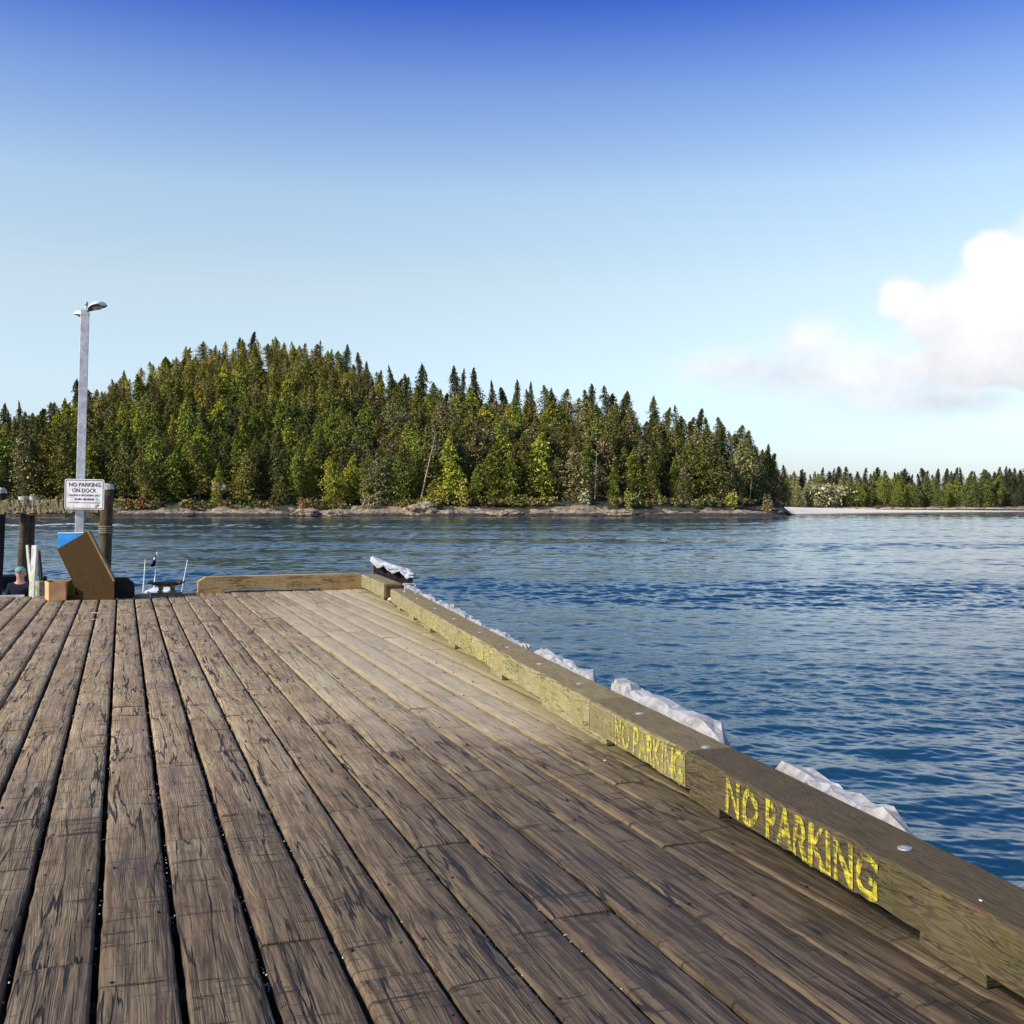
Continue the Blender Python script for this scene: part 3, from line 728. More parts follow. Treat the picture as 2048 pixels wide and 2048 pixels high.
LM = [(-9999, 0, 'at the left photo edge'), (0, 60, 'above the paired pilings'), (60, 125, 'left of the sign'), (125, 215, 'behind the lamp post'), (215, 290, 'above the black rail'),
      (290, 380, 'above the iron cleat'), (380, 460, 'above end rail left tip'), (460, 540, 'above end rail left half'), (540, 620, 'above end rail middle'),
      (620, 730, 'above end rail right half'), (730, 830, 'above the capped piling'), (830, 930, 'right of the capped piling'), (930, 1030, 'at the photo middle'),
      (1030, 1130, 'right of photo middle'), (1130, 1230, 'on the island right shoulder'), (1230, 1330, 'where the skyline starts falling'),
      (1330, 1430, 'on the falling right side'), (1430, 1520, 'above the low reef'), (1520, 1620, 'at the island right tip'), (1620, 1720, 'behind the sand spit'),
      (1720, 1820, 'right of the sand spit'), (1820, 1930, 'far shore below the cloud'), (1930, 9999, 'far shore, right photo edge')]
DESC = {'spruce': 'dark pointed spruce', 'cedar': 'bright green cedar', 'hemlock': 'mid-green ragged hemlock', 'mossy': 'pale moss-hung spruce', 'slim': 'slim olive conifer', 'shrubby': 'low yellow-green tree'}
ZD = {'shore': 'at the shore', 'lower': 'low on the slope', 'upper': 'high on the slope', 'skyline': 'on the skyline', 'far': 'in the far forest'}
def place_word(T):
    for a, b, s in LM:
        if a <= T['px'] < b: return s
keys = {}
for T in single:
    T['key'] = (DESC[T['kind']], ZD[T['zone']], place_word(T)); keys.setdefault(T['key'], []).append(T)
ORD = ['leftmost', 'second from left', 'third from left', 'fourth from left', 'fifth from left', 'sixth from left', 'seventh from left', 'eighth from left', 'ninth from left', 'tenth from left']
for k, lst in keys.items():
    lst.sort(key=lambda d: d['px'])
    for i, T in enumerate(lst):
        T['label'] = ('%s %s, %s' % k) + ('' if len(lst) == 1 else ', ' + (ORD[min(i, 9)] if i < len(lst) - 1 or len(lst) > 10 else 'rightmost'))
pm = {}
for kd in specs:
    for i, (V, Tt) in enumerate(CR[kd]):
        o = mesh_from_quads('crown', V, Tt); pm[(kd, i)] = o.data; bpy.data.objects.remove(o)
trk = {kd: [trunk_mesh(s[1], .38 if kd != 'slim' else .24, 'deadwood' if kd in ('slim',) else 'bark', s[0], top=.9) for s in specs[kd]] for kd in specs}
NAME = {'spruce': 'spruce_tree', 'cedar': 'cedar_tree', 'hemlock': 'hemlock_tree', 'mossy': 'mossy_spruce_tree', 'slim': 'slim_conifer_tree', 'shrubby': 'shrubby_tree'}
CATG = {'spruce': 'spruce tree', 'cedar': 'cedar tree', 'hemlock': 'hemlock tree', 'mossy': 'spruce tree', 'slim': 'conifer tree', 'shrubby': 'small tree'}
for T in single:
    k, i = T['kind'], T['vi']
    e = thing(NAME[k], (T['x'], T['y'], T['z']), T['label'], CATG[k], 'conifers of the island forest' if T['zone'] != 'far' else 'trees of the far shore', T['rz'])
    s = T['H'] / specs[k][i][1]; e.scale = (s * T['w'], s * T['w'], s)
    c = bpy.data.objects.new('crown', pm[(k, i)]); C.objects.link(c); c.parent = e; c.color = (*T['tint'], 1)
    t_ = bpy.data.objects.new('trunk', trk[k][i]); C.objects.link(t_); t_.parent = e
# the rest of the forest as one mass
VV = []; TT = []
for T in rest:
    k, i = T['kind'], T['vi']; V, t_ = CR[k][i]
    n = len(t_); sel = gt.random(n) < (.75 if T['vis'] > 30 else .5)
    Vq = V.reshape(-1, 4, 3)[sel]; s = T['H'] / specs[k][i][1]; w_ = T['w'] * s
    a = T['rz']; ca, sa = math.cos(a), math.sin(a)
    X = (Vq[..., 0] * ca - Vq[..., 1] * sa) * w_ + T['x']; Y = (Vq[..., 0] * sa + Vq[..., 1] * ca) * w_ + T['y']; Z = Vq[..., 2] * s + T['z']
    VV.append(np.stack([X, Y, Z], -1).reshape(-1, 3)); TT.append(t_[sel] * np.array(T['tint']))
if VV:
    o = mesh_from_quads('forest', np.concatenate(VV), np.concatenate(TT)); tag(o, 'dense mass of further conifers filling the island and far shore', 'forest', kind='stuff')
# undergrowth along the shore
UV_, UT_ = [], []
for i in range(300):
    p = gt.uniform(-150, 1600); F = float(interp(p, DS)) + gt.uniform(7, 15)
    if math.sin(p * .031) + math.sin(p * .013 + 2) < -.5: continue
    z = float(ground(p, F)) + .2; x_, y_ = world_xy(p, F); n = 26
    c = np.stack([x_ + gt.normal(size=n) * 1.1, y_ + gt.normal(size=n) * 1.1, z + gt.random(n) * gt.uniform(1, 3.2)], 1)
    a_ = unit(gt.normal(size=(n, 3))) * .55; b_ = unit(np.cross(a_, gt.normal(size=(n, 3)))) * .4
    UV_.append(np.stack([c - a_, c - b_, c + a_, c + b_], 1).reshape(-1, 3))
    tn = [(.12, .13, .03), (.22, .18, .05), (.07, .09, .03), (.20, .11, .05)][int(gt.choice([0, 0, 1, 2, 3]))]
    UT_.append(np.array(tn) * (.7 + .6 * gt.random((n, 1))))
o = mesh_from_quads('undergrowth', np.concatenate(UV_), np.concatenate(UT_)); tag(o, 'low brush and salal along the top of the rocky shore', 'undergrowth', kind='stuff')
# bare dead trees
SN = [(300, .75, 13, .02), (362, .6, 15, 0), (410, .72, 12, .03), (452, .66, 15, -.02), (470, .55, 13, .02), (540, .6, 16, 0), (575, .38, 22, .0), (640, .45, 15, .02), (717, .35, 19, 0),
      (505, .7, 13, .02), (385, .8, 12, -.02), (330, .65, 12, .01), (843, .16, 25, .10), (815, .55, 17, .0), (980, .3, 14, -.03), (1190, .2, 17, .02), (1352, .3, 16, 0), (1500, .3, 12, .04), (690, .75, 15, 0), (265, .75, 11, 0)]
smesh = [trunk_mesh(15, .22, 'deadwood', 100 + i, lean=0, top=1, branches=26) for i in range(4)]
SN.sort()
for i, (p, t_, h, ln) in enumerate(SN):
    d0, d1 = float(interp(p, DS)), float(interp(p, DR)); F = d0 + (d1 - d0) * t_ - 4; x_, y_ = world_xy(p, F)
    T = dict(px=p)
    e = thing('dead_tree', (x_, y_, float(ground(p, F)) + 2), 'bare grey dead tree %s, %s dead tree from left' % (place_word(T), ['first', 'second', 'third', 'fourth', 'fifth', 'sixth', 'seventh', 'eighth', 'ninth', 'tenth', 'eleventh', 'twelfth', 'thirteenth', 'fourteenth', 'fifteenth', 'sixteenth', 'seventeenth', 'eighteenth', 'nineteenth', 'last'][i]) if ln != .10 else 'tall pale dead trunk leaning right between dark spruces above the capped piling', 'dead tree', 'dead trees in the forest')
    t2 = bpy.data.objects.new('trunk', smesh[i % 4]); C.objects.link(t2); t2.parent = e
    e.scale = (h / 15, h / 15, h / 15); e.rotation_euler = (0, math.atan(ln * 2.2), -TH)
# shore bushes with colour of their own
def bush(px, F, h, r_, col, label, z=None, n=420):
    g = np.random.default_rng(int(px)); d_ = unit(g.normal(size=(n, 3))); rad = (.45 + .55 * g.random(n)) * (1 + .25 * np.sin(d_[:, 0] * 5 + px))
    c = d_ * rad[:, None] * np.array([r_, r_, h * .6]); c[:, 2] += h * .5
    a_ = unit(g.normal(size=(n, 3))) * .38; b_ = unit(np.cross(a_, g.normal(size=(n, 3)))) * .28
    x_, y_ = world_xy(px, F); z = float(ground(px, F)) - .2 if z is None else z
    e = thing('shore_bush', (x_, y_, z), label, 'bush', 'bushes along the island shore')
    o = mesh_from_quads('foliage', np.stack([c - a_, c - b_, c + a_, c + b_], 1).reshape(-1, 3), np.array(col) * (.55 + .8 * g.random((n, 1)))); o.parent = e
    bm = bmesh.new()
    for k in range(5): tube(bm, (0, 0, 0), (math.cos(k * 1.3) * r_ * .5, math.sin(k * 1.3) * r_ * .5, h * .7), .09, .03, 5)
    bm_obj('stem', bm, 'bark', e, uv=False)
bush(286, 402, 3.2, 2.4, (.26, .075, .035), 'red-orange autumn bush on the shore right of the lamp post')
bush(262, 402, 3.0, 2.4, (.22, .15, .04), 'small olive bush beside the red-orange one')
bush(606, 400, 4.0, 3.0, (.33, .19, .08), 'orange-brown bush on the shore above the end rail')
bush(740, 400, 5.6, 3.2, (.30, .25, .12), 'tan dry bush on the shore below the dark gap in the trees')
bush(850, 400, 3.8, 4.4, (.32, .27, .06), 'wide yellow bush on the rocky mound')
bush(885, 404, 7.5, 2.8, (.32, .30, .04), 'tall bright yellow-green bush on the mound')
bush(925, 403, 8.5, 2.8, (.34, .30, .05), 'taller golden bush right of the mound')
bush(1170, 402, 5, 2.6, (.36, .34, .20), 'pale lichen-grey bush at the shore near the photo middle')
bush(1260, 402, 5.5, 2.6, (.24, .24, .06), 'yellow-green bush at the shore on the right shoulder')
bush(1465, 408, 5.5, 2.6, (.28, .28, .05), 'yellow-green bush above the low reef')
bush(1535, 412, 7, 2.4, (.27, .19, .08), 'brownish pointed bush at the right tip of the island')
def rock(px, F, z, s, label, seed):
    bm = bmesh.new(); bmesh.ops.create_icosphere(bm, subdivisions=4, radius=1)
    for v in bm.verts:
        n_ = noise.fractal(v.co * 1.3 + Vector((seed, 0, 0)), .8, 2.1, 5); v.co *= 1 + .38 * n_
        v.co = Vector((v.co.x * s[0], v.co.y * s[1], v.co.z * s[2]))
    o = bm_obj('boulder', bm, 'boulder_rock', uv=False); x_, y_ = world_xy(px, F); o.location = (x_, y_, z); o.rotation_euler = (0, 0, -TH)
    tag(o, label, 'rock', 'boulders on the island')
rock(440, 408, 7.5, (3.0, 3, 2.6), 'pale pink rock outcrop among the trees left of the end rail', 3)
rock(612, 392, WATER + 1.2, (4.5, 3, 1.6), 'tan boulder at the waterline below the orange-brown bush', 5)
rock(845, 394, WATER + 1.5, (7, 4, 3.2), 'broad rocky mound at the waterline below the yellow bush', 7)
rock(668, 392, WATER + 1.0, (3.5, 2.5, 1.4), 'low brown boulder at the waterline left of the mound', 9)
rock(1010, 392, WATER + .9, (6, 3, 1.5), 'long low boulder at the waterline near the photo middle', 11)
rock(1235, 392, WATER + .9, (6, 3, 1.4), 'flat pale boulder at the waterline on the right shoulder', 13)
# beach logs on the far shore
gl = random.Random(8)
logpx = sorted([1632, 1660, 1700, 1735, 1772, 1800, 1835, 1868, 1900, 1935, 1960, 1990])
lognm = ['first', 'second', 'third', 'fourth', 'fifth', 'sixth', 'seventh', 'eighth', 'ninth', 'tenth', 'eleventh', 'last']
for i, p in enumerate(logpx):
    F = float(fs0(p)) + 4 + gl.uniform(0, 6); x_, y_ = world_xy(p, F); bm = bmesh.new()
    L = gl.uniform(5, 10); a = gl.uniform(-.25, .25)
    tube(bm, (-L / 2, 0, 0), (L / 2, 0, gl.uniform(-.2, .3)), .5, .32, 8); tube(bm, (-L / 2 + .4, 0, 0), (-L / 2 - .3, .2, .6), .25, .1, 6)
    o = bm_obj('driftwood_log', bm, 'driftwood', uv=False); o.location = (x_, y_, WATER + 1.5); o.rotation_euler = (0, 0, -TH + a)
    tag(o, 'bleached drift log on the far beach, %s of the row from the left' % lognm[i], 'driftwood log', 'drift logs on the far beach')

# foam of a passing wake on the water
fv, ff = [], []
gf = random.Random(3)
def foam_patch(px, py, wpx, hpx):
    p = onz(px, py, WATER + .09); n = 7
    i0 = len(fv); F_ = F_PX * (EYE - WATER) / (py - HOR)
    wm = wpx / F_PX * F_; hm = hpx / F_PX * F_ * F_ / (EYE - WATER)
    for k in range(n):
        a = k / n * 6.283; rr_ = gf.uniform(.7, 1.1)
        lx, ly = math.cos(a) * wm / 2 * rr_, math.sin(a) * hm / 2 * rr_
        fv.append((p.x + lx * ct + ly * st, p.y - lx * st + ly * ct, WATER + .09))
    ff.append(tuple(range(i0, i0 + n)))
for i in range(190):
    px = gf.uniform(-60, 240); foam_patch(px, 1049 + gf.gauss(0, .9) + 1.2 * math.sin(px * .03), gf.uniform(6, 20), gf.uniform(.25, .9))
for i in range(95):
    px = gf.uniform(235, 760); foam_patch(px, 1050 + (px - 235) * .006 + gf.gauss(0, 1.8), gf.uniform(5, 22), gf.uniform(.12, .38))
o = link_mesh('foam', fv, ff, 'foam'); tag(o, 'thin white wake foam lying across the water by the island', 'foam', kind='stuff')

# ------------------------------------------------------------------ the pier deck
PITCH = 0.2735; X0 = -.091; END_Y = 20.65
CURB = [(2.43, .2), (2.69, 3.17), (2.967, 6.375), (3.14, 8.56), (3.52, 12.55), (4.04, 17.6), (4.20, 19.75)]
def curb_x(y): return float(np.interp(y, [c[1] for c in CURB], [c[0] for c in CURB]))
CW = .30; CH = .20; CB = .056
def make_deck():
    g = random.Random(21); V = []; Fc = []; UVs = []; RN = []; MI = []
    prof = [(-1, -.075), (-1, -.012), (-.965, -.003), (-.90, 0), (-.45, .0005), (0, .001), (.45, .0005), (.90, 0), (.965, -.003), (1, -.012), (1, -.075)]
    i0 = math.floor((-6.5 - X0) / PITCH); i1 = math.ceil((4.9 - X0) / PITCH)
    for i in range(i0, i1):
        xa, xb = X0 + i * PITCH, X0 + (i + 1) * PITCH; xc = (xa + xb) / 2
        gap = .0125 if xc < .8 else .0075
        if xc > 2.0: gap = .004
        hw0 = PITCH / 2 - gap
        y = -2.0 - g.random() * 3
        start = -2.5
        while curb_x(max(start, .2)) + CW + .10 < xb and start < END_Y: start += .2
        if start >= END_Y - .5: continue
        while y < END_Y:
            L = g.choice([3.7, 4.3, 4.9, 3.0, 6.1]); y2 = min(y + L, END_Y)
            if END_Y - y2 < .9: y2 = END_Y
            a, b = max(y + .0025, start), y2 - .0025
            y = y2
            if b - a < .15: continue
            rnd = g.random(); dz = g.uniform(-.004, .004); tilt = g.uniform(-.004, .004); off = g.random() * 50
            step = .045 if a < 8 else .18
            n = max(2, int((b - a) / step)); base = len(V); m = len(prof)
            for j in range(n + 1):
                yy = a + (b - a) * j / n
                el_ = noise.fractal(Vector((xa * 3.1, yy * 7, 1)), .7, 2, 3) * .0045; er_ = noise.fractal(Vector((xb * 3.1, yy * 7, 5)), .7, 2, 3) * .0045
                endz = -.004 if j in (0, n) else 0
                for (q, z) in prof:
                    edge = el_ if q < -.8 else (er_ if q > .8 else 0)
                    x = xc + q * hw0 + (edge if abs(q) > .8 else 0)
                    chip = -abs(noise.noise(Vector((x * 9, yy * 11, 3)))) * .008 if abs(q) > .93 else 0
                    V.append((x, yy, z + dz + tilt * q + endz + chip + .0016 * noise.noise(Vector((x * 8, yy * 3, 9)))))
            for j in range(n):
                for k in range(m - 1):
                    p = base + j * m + k; Fc.append((p, p + 1, p + m + 1, p + m))
                    for vi in (p, p + 1, p + m + 1, p + m): UVs.append((V[vi][0] - xc, V[vi][1] + off)); 
                    RN.append(rnd)
            for j in (0, n):
                p = base + j * m; vs = list(range(p, p + m))
                Fc.append(tuple(vs if j == n else vs[::-1])); RN.append(rnd)
                for vi in Fc[-1]: UVs.append((V[vi][0] - xc, V[vi][1] + off))
    me = bpy.data.meshes.new('pier_deck'); me.from_pydata(V, [], Fc); me.update()
    l = me.uv_layers.new(name='board'); l.data.foreach_set('uv', np.array(UVs, dtype=np.float32).ravel())
    a = me.attributes.new('rnd', 'FLOAT', 'FACE'); a.data.foreach_set('value', np.array(RN, dtype=np.float32))
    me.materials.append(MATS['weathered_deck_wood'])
    for p in me.polygons: p.use_smooth = len(p.vertices) == 4
    o = bpy.data.objects.new('pier_deck', me); C.objects.link(o); tag(o, kind='structure')
    # dark joists and stringers under the seams
    bm = bmesh.new()
    y = -2.2
    while y < END_Y:
        xr = curb_x(max(y, .2)) + CW + .02
        box(bm, ((-6.5 + xr) / 2, y, -.20), (xr + 6.5, .10, .246)); y += .61
    for x in (-6, -4, -2, 0, 1.9): box(bm, (x, 9.1, -.49), (.30, 22.8, .32))
    j = bm_obj('pier_joists', bm, 'joist_wood'); tag(j, kind='structure')
    bm = bmesh.new()
    for x in (-6, -4, -2, 0, 1.9):
        for yy in (0, 4, 8, 12, 16, 20): tube(bm, (x, yy, -5), (x, yy, -.66), .17, .17, 10)
    j = bm_obj('pier_piles', bm, 'joist_wood'); tag(j, kind='structure')
    vs = [(-6.6, -2.6, -.80), (2.4, -2.6, -.80), (4.0, 20.3, -.80), (-6.6, 20.3, -.80)]
make_deck()
# shell grit and pebbles caught in the seams
def grit():
    g = random.Random(5); bm = bmesh.new()
    for i in range(620):
        k = g.choice([-2, -1, 0, 1, 2, 3, 4, 5, 6, 1, 2, 3, 2]); x = X0 + k * PITCH + g.uniform(-.008, .008)
        y = 2.9 + 7 * g.random() ** 1.8; s = g.uniform(.0016, .0045)
        if noise.noise(Vector((k * 3.3, y * 2.2, 0))) < -.02: continue
        z = g.uniform(-.03, -.012) if k < 3 else g.uniform(-.02, -.006)
        bmesh.ops.create_icosphere(bm, subdivisions=1, radius=s, matrix=Matrix.Translation((x, y, z)) @ Matrix.Diagonal((g.uniform(.7, 1.5), g.uniform(.7, 1.8), .8, 1)))
    o = bm_obj('shell_grit', bm, 'shell', uv=False); tag(o, 'tiny pale pebbles and shell bits caught in the seams of the deck', 'grit', kind='stuff')
grit()
def nails():
    g = random.Random(9); bm = bmesh.new(); y = -2.2
    while y < 13:
        for k in range(-4, 13):
            for q in (.045, PITCH - .045):
                if g.random() < .45: continue
                x = X0 + k * PITCH + q + g.uniform(-.012, .012)
                if x > curb_x(max(y, .2)) - .05 or y < 2.4: continue
                tube(bm, (x, y + g.uniform(-.02, .02), -.01), (x, y + .001, .0022), .0062, .0062, 8)
        y += .61
    o = bm_obj('nail_heads', bm, 'nail', uv=False); tag(o, 'dark nail heads sunk in the deck boards', 'nails', kind='stuff')
nails()

# ------------------------------------------------------------------ kerb along the right side
def seg_box(name, y0, y1, z0, z1, xo0, xo1, mat, parent, step=.06, rough=.004, chamfer=.018, undercut=None):
    """timber following the kerb line between y0 and y1, cross-section xo0..xo1 from the line, z0..z1"""
    n = max(2, int((y1 - y0) / step)); V = []; UV2 = []; c = chamfer
    def off(k, s): return noise.fractal(Vector((k * 5.1 + y0, s * 4.0, z0 * 7)), .7, 2.1, 4) * rough
    prof = [(xo0, z0), (xo0, (z0 + z1) / 2), (xo0, z1 - c), (xo0 + c * .35, z1 - c * .35), (xo0 + c, z1), ((xo0 + xo1) / 2, z1), (xo1 - c, z1), (xo1 - c * .3, z1 - c * .3), (xo1, z1 - c), (xo1, z0)]
    m = len(prof); per = [0]
    for k in range(1, m): per.append(per[-1] + math.dist(prof[k], prof[k - 1]))
    xA, xB = curb_x(y0), curb_x(y1)
    for j in range(n + 1):
        s = j / n; yy = y0 + (y1 - y0) * s; x0_ = xA + (xB - xA) * s
        for k, (px_, pz) in enumerate(prof):
            w_ = off(k, yy); nick = -abs(noise.noise(Vector((yy * 7, k, 2)))) * .012 if k in (2, 3, 4) else 0
            if k == 0: nick = abs(noise.fractal(Vector((yy * 3, 2, 2)), .7, 2, 4)) * .02
            V.append((x0_ + px_ + w_ * (.6 if k not in (3,) else 1) - (nick * .3 if k in (2, 3) else 0), yy, pz + w_ * .4 + nick))
    Fc = []; U = []; o0 = random.random() * 30
    for j in range(n):
        for k in range(m - 1):
            p = j * m + k; Fc.append((p, p + 1, p + m + 1, p + m))
            for (jj, kk) in ((j, k), (j, k + 1), (j + 1, k + 1), (j + 1, k)): U.append((y0 + (y1 - y0) * jj / n + o0, per[kk]))
        p = j * m; Fc.append((p + m - 1, p, p + m, p + 2 * m - 1))
        for (jj, kk) in ((j, m - 1), (j, 0), (j + 1, 0), (j + 1, m - 1)): U.append((y0 + (y1 - y0) * jj / n + o0, per[kk]))
    Fc.append(tuple(range(m - 1, -1, -1))); U += [(V[v][0] * 1.0, V[v][2]) for v in Fc[-1]]
    Fc.append(tuple(range(n * m, n * m + m))); U += [(V[v][0] * 1.0, V[v][2]) for v in Fc[-1]]
    me = bpy.data.meshes.new(name); me.from_pydata(V, [], Fc); me.update()
    l = me.uv_layers.new(name='board'); l.data.foreach_set('uv', np.array(U, dtype=np.float32).ravel())
    me.materials.append(MATS[mat]); o = bpy.data.objects.new(name, me); C.objects.link(o); o.parent = parent
    return o
kerb = thing('kerb_rail', (0, 0, 0), 'long weathered timber kerb on blocks along the right deck edge, painted no parking', 'kerb rail')
z0k, z1k = CB, CB + CH
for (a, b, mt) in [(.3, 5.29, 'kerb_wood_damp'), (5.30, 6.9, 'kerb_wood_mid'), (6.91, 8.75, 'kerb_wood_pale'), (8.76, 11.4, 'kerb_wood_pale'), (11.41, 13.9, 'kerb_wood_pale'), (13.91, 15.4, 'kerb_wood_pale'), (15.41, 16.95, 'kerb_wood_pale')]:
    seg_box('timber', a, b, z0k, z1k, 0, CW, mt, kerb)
for (a, b) in [(1.2, 1.9), (2.88, 3.24), (4.9, 5.27), (6.6, 8.1), (9.4, 9.85), (11.6, 12.0), (13.2, 13.7), (14.6, 15.0), (15.95, 16.25)]:
    seg_box('spacer_block', a, b, .002, CB - .002, .012, CW - .03, 'kerb_wood_pale' if a > 6 else 'kerb_wood_damp', kerb, rough=.002, chamfer=.004)
for y in (2.35, 3.52, 5.35, 6.35, 7.55, 8.6, 9.7, 10.9, 12.3, 13.6, 15.1, 16.4):
    bm = bmesh.new(); x = curb_x(y) + CW * .5
    tube(bm, (x, y, z1k - .01), (x, y, z1k + .004), .030, .028, 18); tube(bm, (x, y, z1k + .003), (x, y, z1k + .007), .012, .011, 6)
    bm_obj('bolt_head', bm, 'galvanised', kerb, uv=False)
def kerb_text(s, ya, yb, mat, hgt=.165, bold=.018):
    # reads from far to near along the face that looks at the deck
    xa, xb = curb_x(ya), curb_x(yb); d = Vector((xa - xb, ya - yb, 0)); L = d.length; d.normalize()
    # text x axis must run from far (yb) to near (ya)
    c = Vector(((xa + xb) / 2, (ya + yb) / 2, (z0k + z1k) / 2 - .002))
    nrm = Vector((d.y, -d.x, 0)) if d.y < 0 else Vector((-d.y, d.x, 0))
    if nrm.x > 0: nrm = -nrm
    M = Matrix(((d.x, 0, nrm.x, 0), (d.y, 0, nrm.y, 0), (0, 1, 0, 0), (0, 0, 0, 1)))
    M = Matrix.Translation(c + nrm * .007) @ M
    o = text_obj('painted_lettering', s, L, hgt, mat, M, kerb, bold)
    for v in o.data.vertices: v.co += Vector((0, noise.noise(v.co * 9) * .022, noise.noise(v.co * 15 + Vector((4, 4, 4))) * .016))
    return o
kerb_text('NO PARKING', 3.48, 4.78, 'yellow_paint', .182, .024)
kerb_text('NO PARKING', 5.32, 6.40, 'yellow_paint_worn', .178, .020)
kerb_text('NO PARKING', 9.7, 11.0, 'yellow_paint_faded')
kerb_text('NO PARKING', 12.6, 13.6, 'yellow_paint_faded')
# the corner length beyond the gap
corner = thing('kerb_timber', (0, 0, 0), 'short greenish kerb timber at the far corner, beyond the littered gap', 'kerb rail')
seg_box('timber', 17.75, 20.28, .04, .28, 0, CW, 'kerb_wood_pale', corner)
seg_box('spacer_block', 17.9, 18.3, .002, .038, .02, CW - .04, 'kerb_wood_pale', corner, rough=.001, chamfer=.003)
# brown rust face in the gap
bm = bmesh.new(); x = curb_x(17.7)
box(bm, (x + .17, 17.735, .15), (.26, .012, .20)); bm_obj('end_plate', bm, 'rusty_iron', corner)
# end rail along the far edge
rail = thing('end_rail', (0, 0, 0), 'long brown timber rail with a cut corner along the far edge of the deck', 'kerb rail')
pL = onz(396, 1187, 0); pR = onz(727, 1178, 0)
xl, xr = pL.x, curb_x(20.3) - .01
bm = bmesh.new(); y0 = 20.28; hh = .285
prism(bm, [(xl, y0, .0), (xl, y0, .20), (xl + .13, y0, hh), (xr, y0, hh), (xr, y0, 0.0), (xr - .75, y0, .0), (xr - .75, y0, .035), (xl + .45, y0, .035), (xl + .45, y0, .0)], (0, .30, 0))
for e in list(bm.edges): pass
bmesh.ops.translate(bm, verts=bm.verts, vec=(0, 0, .003))
bm_obj('timber', bm, 'end_rail_wood', rail)
# tarred rail left of the cleat
br = thing('tarred_rail', (0, 0, 0), 'black tarred timber rail with a cut corner right of the tilted brown bin', 'kerb rail')
pA = onz(269, 1196, 0); bm = bmesh.new(); ya = pA.y
prism(bm, [(pA.x - .62, ya, .003), (pA.x - .62, ya, .34), (pA.x - .12, ya, .34), (pA.x, ya, .23), (pA.x, ya, .003)], (0, .32, 0))
bm_obj('timber', bm, 'tarred_wood', br)
# white edge strip by the boy's landing
es = onz(0, 1193, 0); bm = bmesh.new(); box(bm, (-3.6, END_Y + .03, .0), (4.0, .05, .05)); o = bm_obj('edge_strip', bm, 'pile_paint_white'); tag(o, 'narrow white edge strip along the deck edge at the far left', 'edge strip')

# ------------------------------------------------------------------ wrapped fender timbers outside the kerb
def wrap(y0, y1, ztop, w_, label, seed, xo=0.10, h=.22, tail=False):
    g = random.Random(seed); n = max(10, int((y1 - y0) / .10)); m = 10; V = []
    for j in range(n + 1):
        s = j / n; y = y0 + (y1 - y0) * s; endf = min(1, (min(s, 1 - s) * (y1 - y0) / .22 + .12)) ** .6
        xc = curb_x(y) + CW + xo + w_ / 2
        hump = noise.noise(Vector((y * 1.7, seed, 0))) * .035
        for k in range(m):
            a = math.pi * (1 - k / (m - 1)); q = math.copysign(abs(math.cos(a)) ** .5, math.cos(a)); zz = abs(math.sin(a)) ** .45
            f1 = noise.noise(Vector((y * 4.0, k * .35 + seed, seed)))
            V.append((xc + q * w_ / 2 * endf * (1 + .18 * f1) + g.uniform(-.008, .008), y + g.uniform(-.04, .04),
                      ztop - .03 - h * (1 - zz) - (1 - endf) * h * .8 + (hump + .022 * f1 + g.uniform(-.017, .017)) * endf))
    i = np.arange(n)[:, None] * m + np.arange(m - 1)[None, :]
    A_, B_, C_, D_ = i.ravel(), (i + m).ravel(), (i + m + 1).ravel(), (i + 1).ravel()
    f = [((A_[q], B_[q], C_[q]) if g.random() < .5 else (A_[q], B_[q], D_[q])) for q in range(len(A_))]
    f = []
    for q in range(len(A_)):
        f += [(int(A_[q]), int(B_[q]), int(C_[q])), (int(A_[q]), int(C_[q]), int(D_[q]))] if g.random() < .5 else [(int(A_[q]), int(B_[q]), int(D_[q])), (int(B_[q]), int(C_[q]), int(D_[q]))]
    e = thing('wrapped_fender', (0, 0, 0), label, 'wrapped timber', 'fender timbers under white sheeting outside the kerb')
    o = link_mesh('sheeting', V, f, 'white_sheeting', e); md = o.modifiers.new('s', 'SOLIDIFY'); md.thickness = .006
    bm = bmesh.new(); xm0, xm1 = curb_x(y0) + CW + xo + w_ / 2, curb_x(y1) + CW + xo + w_ / 2
    prism(bm, [(xm0 - w_ * .4, y0 + .06, ztop - .16), (xm0 + w_ * .4, y0 + .06, ztop - .16), (xm0 + w_ * .4, y0 + .06, ztop - .5), (xm0 - w_ * .4, y0 + .06, ztop - .5)], (xm1 - xm0, y1 - y0 - .12, 0))
    bm_obj('timber', bm, 'tarred_wood', e)
    return e
wrap(3.76, 5.08, .285, .12, 'nearest wrapped fender, crumpled grey-white sheeting beside the larger no parking lettering', 1, .04)
wrap(5.70, 7.62, .30, .17, 'bulky wrapped fender with torn peaks beside the smaller no parking lettering', 3, .06)
wrap(7.78, 9.7, .285, .11, 'wrapped fender with a dark tear behind the middle of the kerb', 4, .04)
wrap(9.78, 12.4, .27, .09, 'narrow smooth white wrapped fender behind the faded lettering', 5, .03)
wrap(12.5, 14.9, .28, .12, 'white wrapped fender, second from the far end, behind faded lettering', 6, .03)
wrap(15.0, 18.2, .28, .11, 'farthest wrapped fender next to the metal hoop and the capped piling', 7, .03)

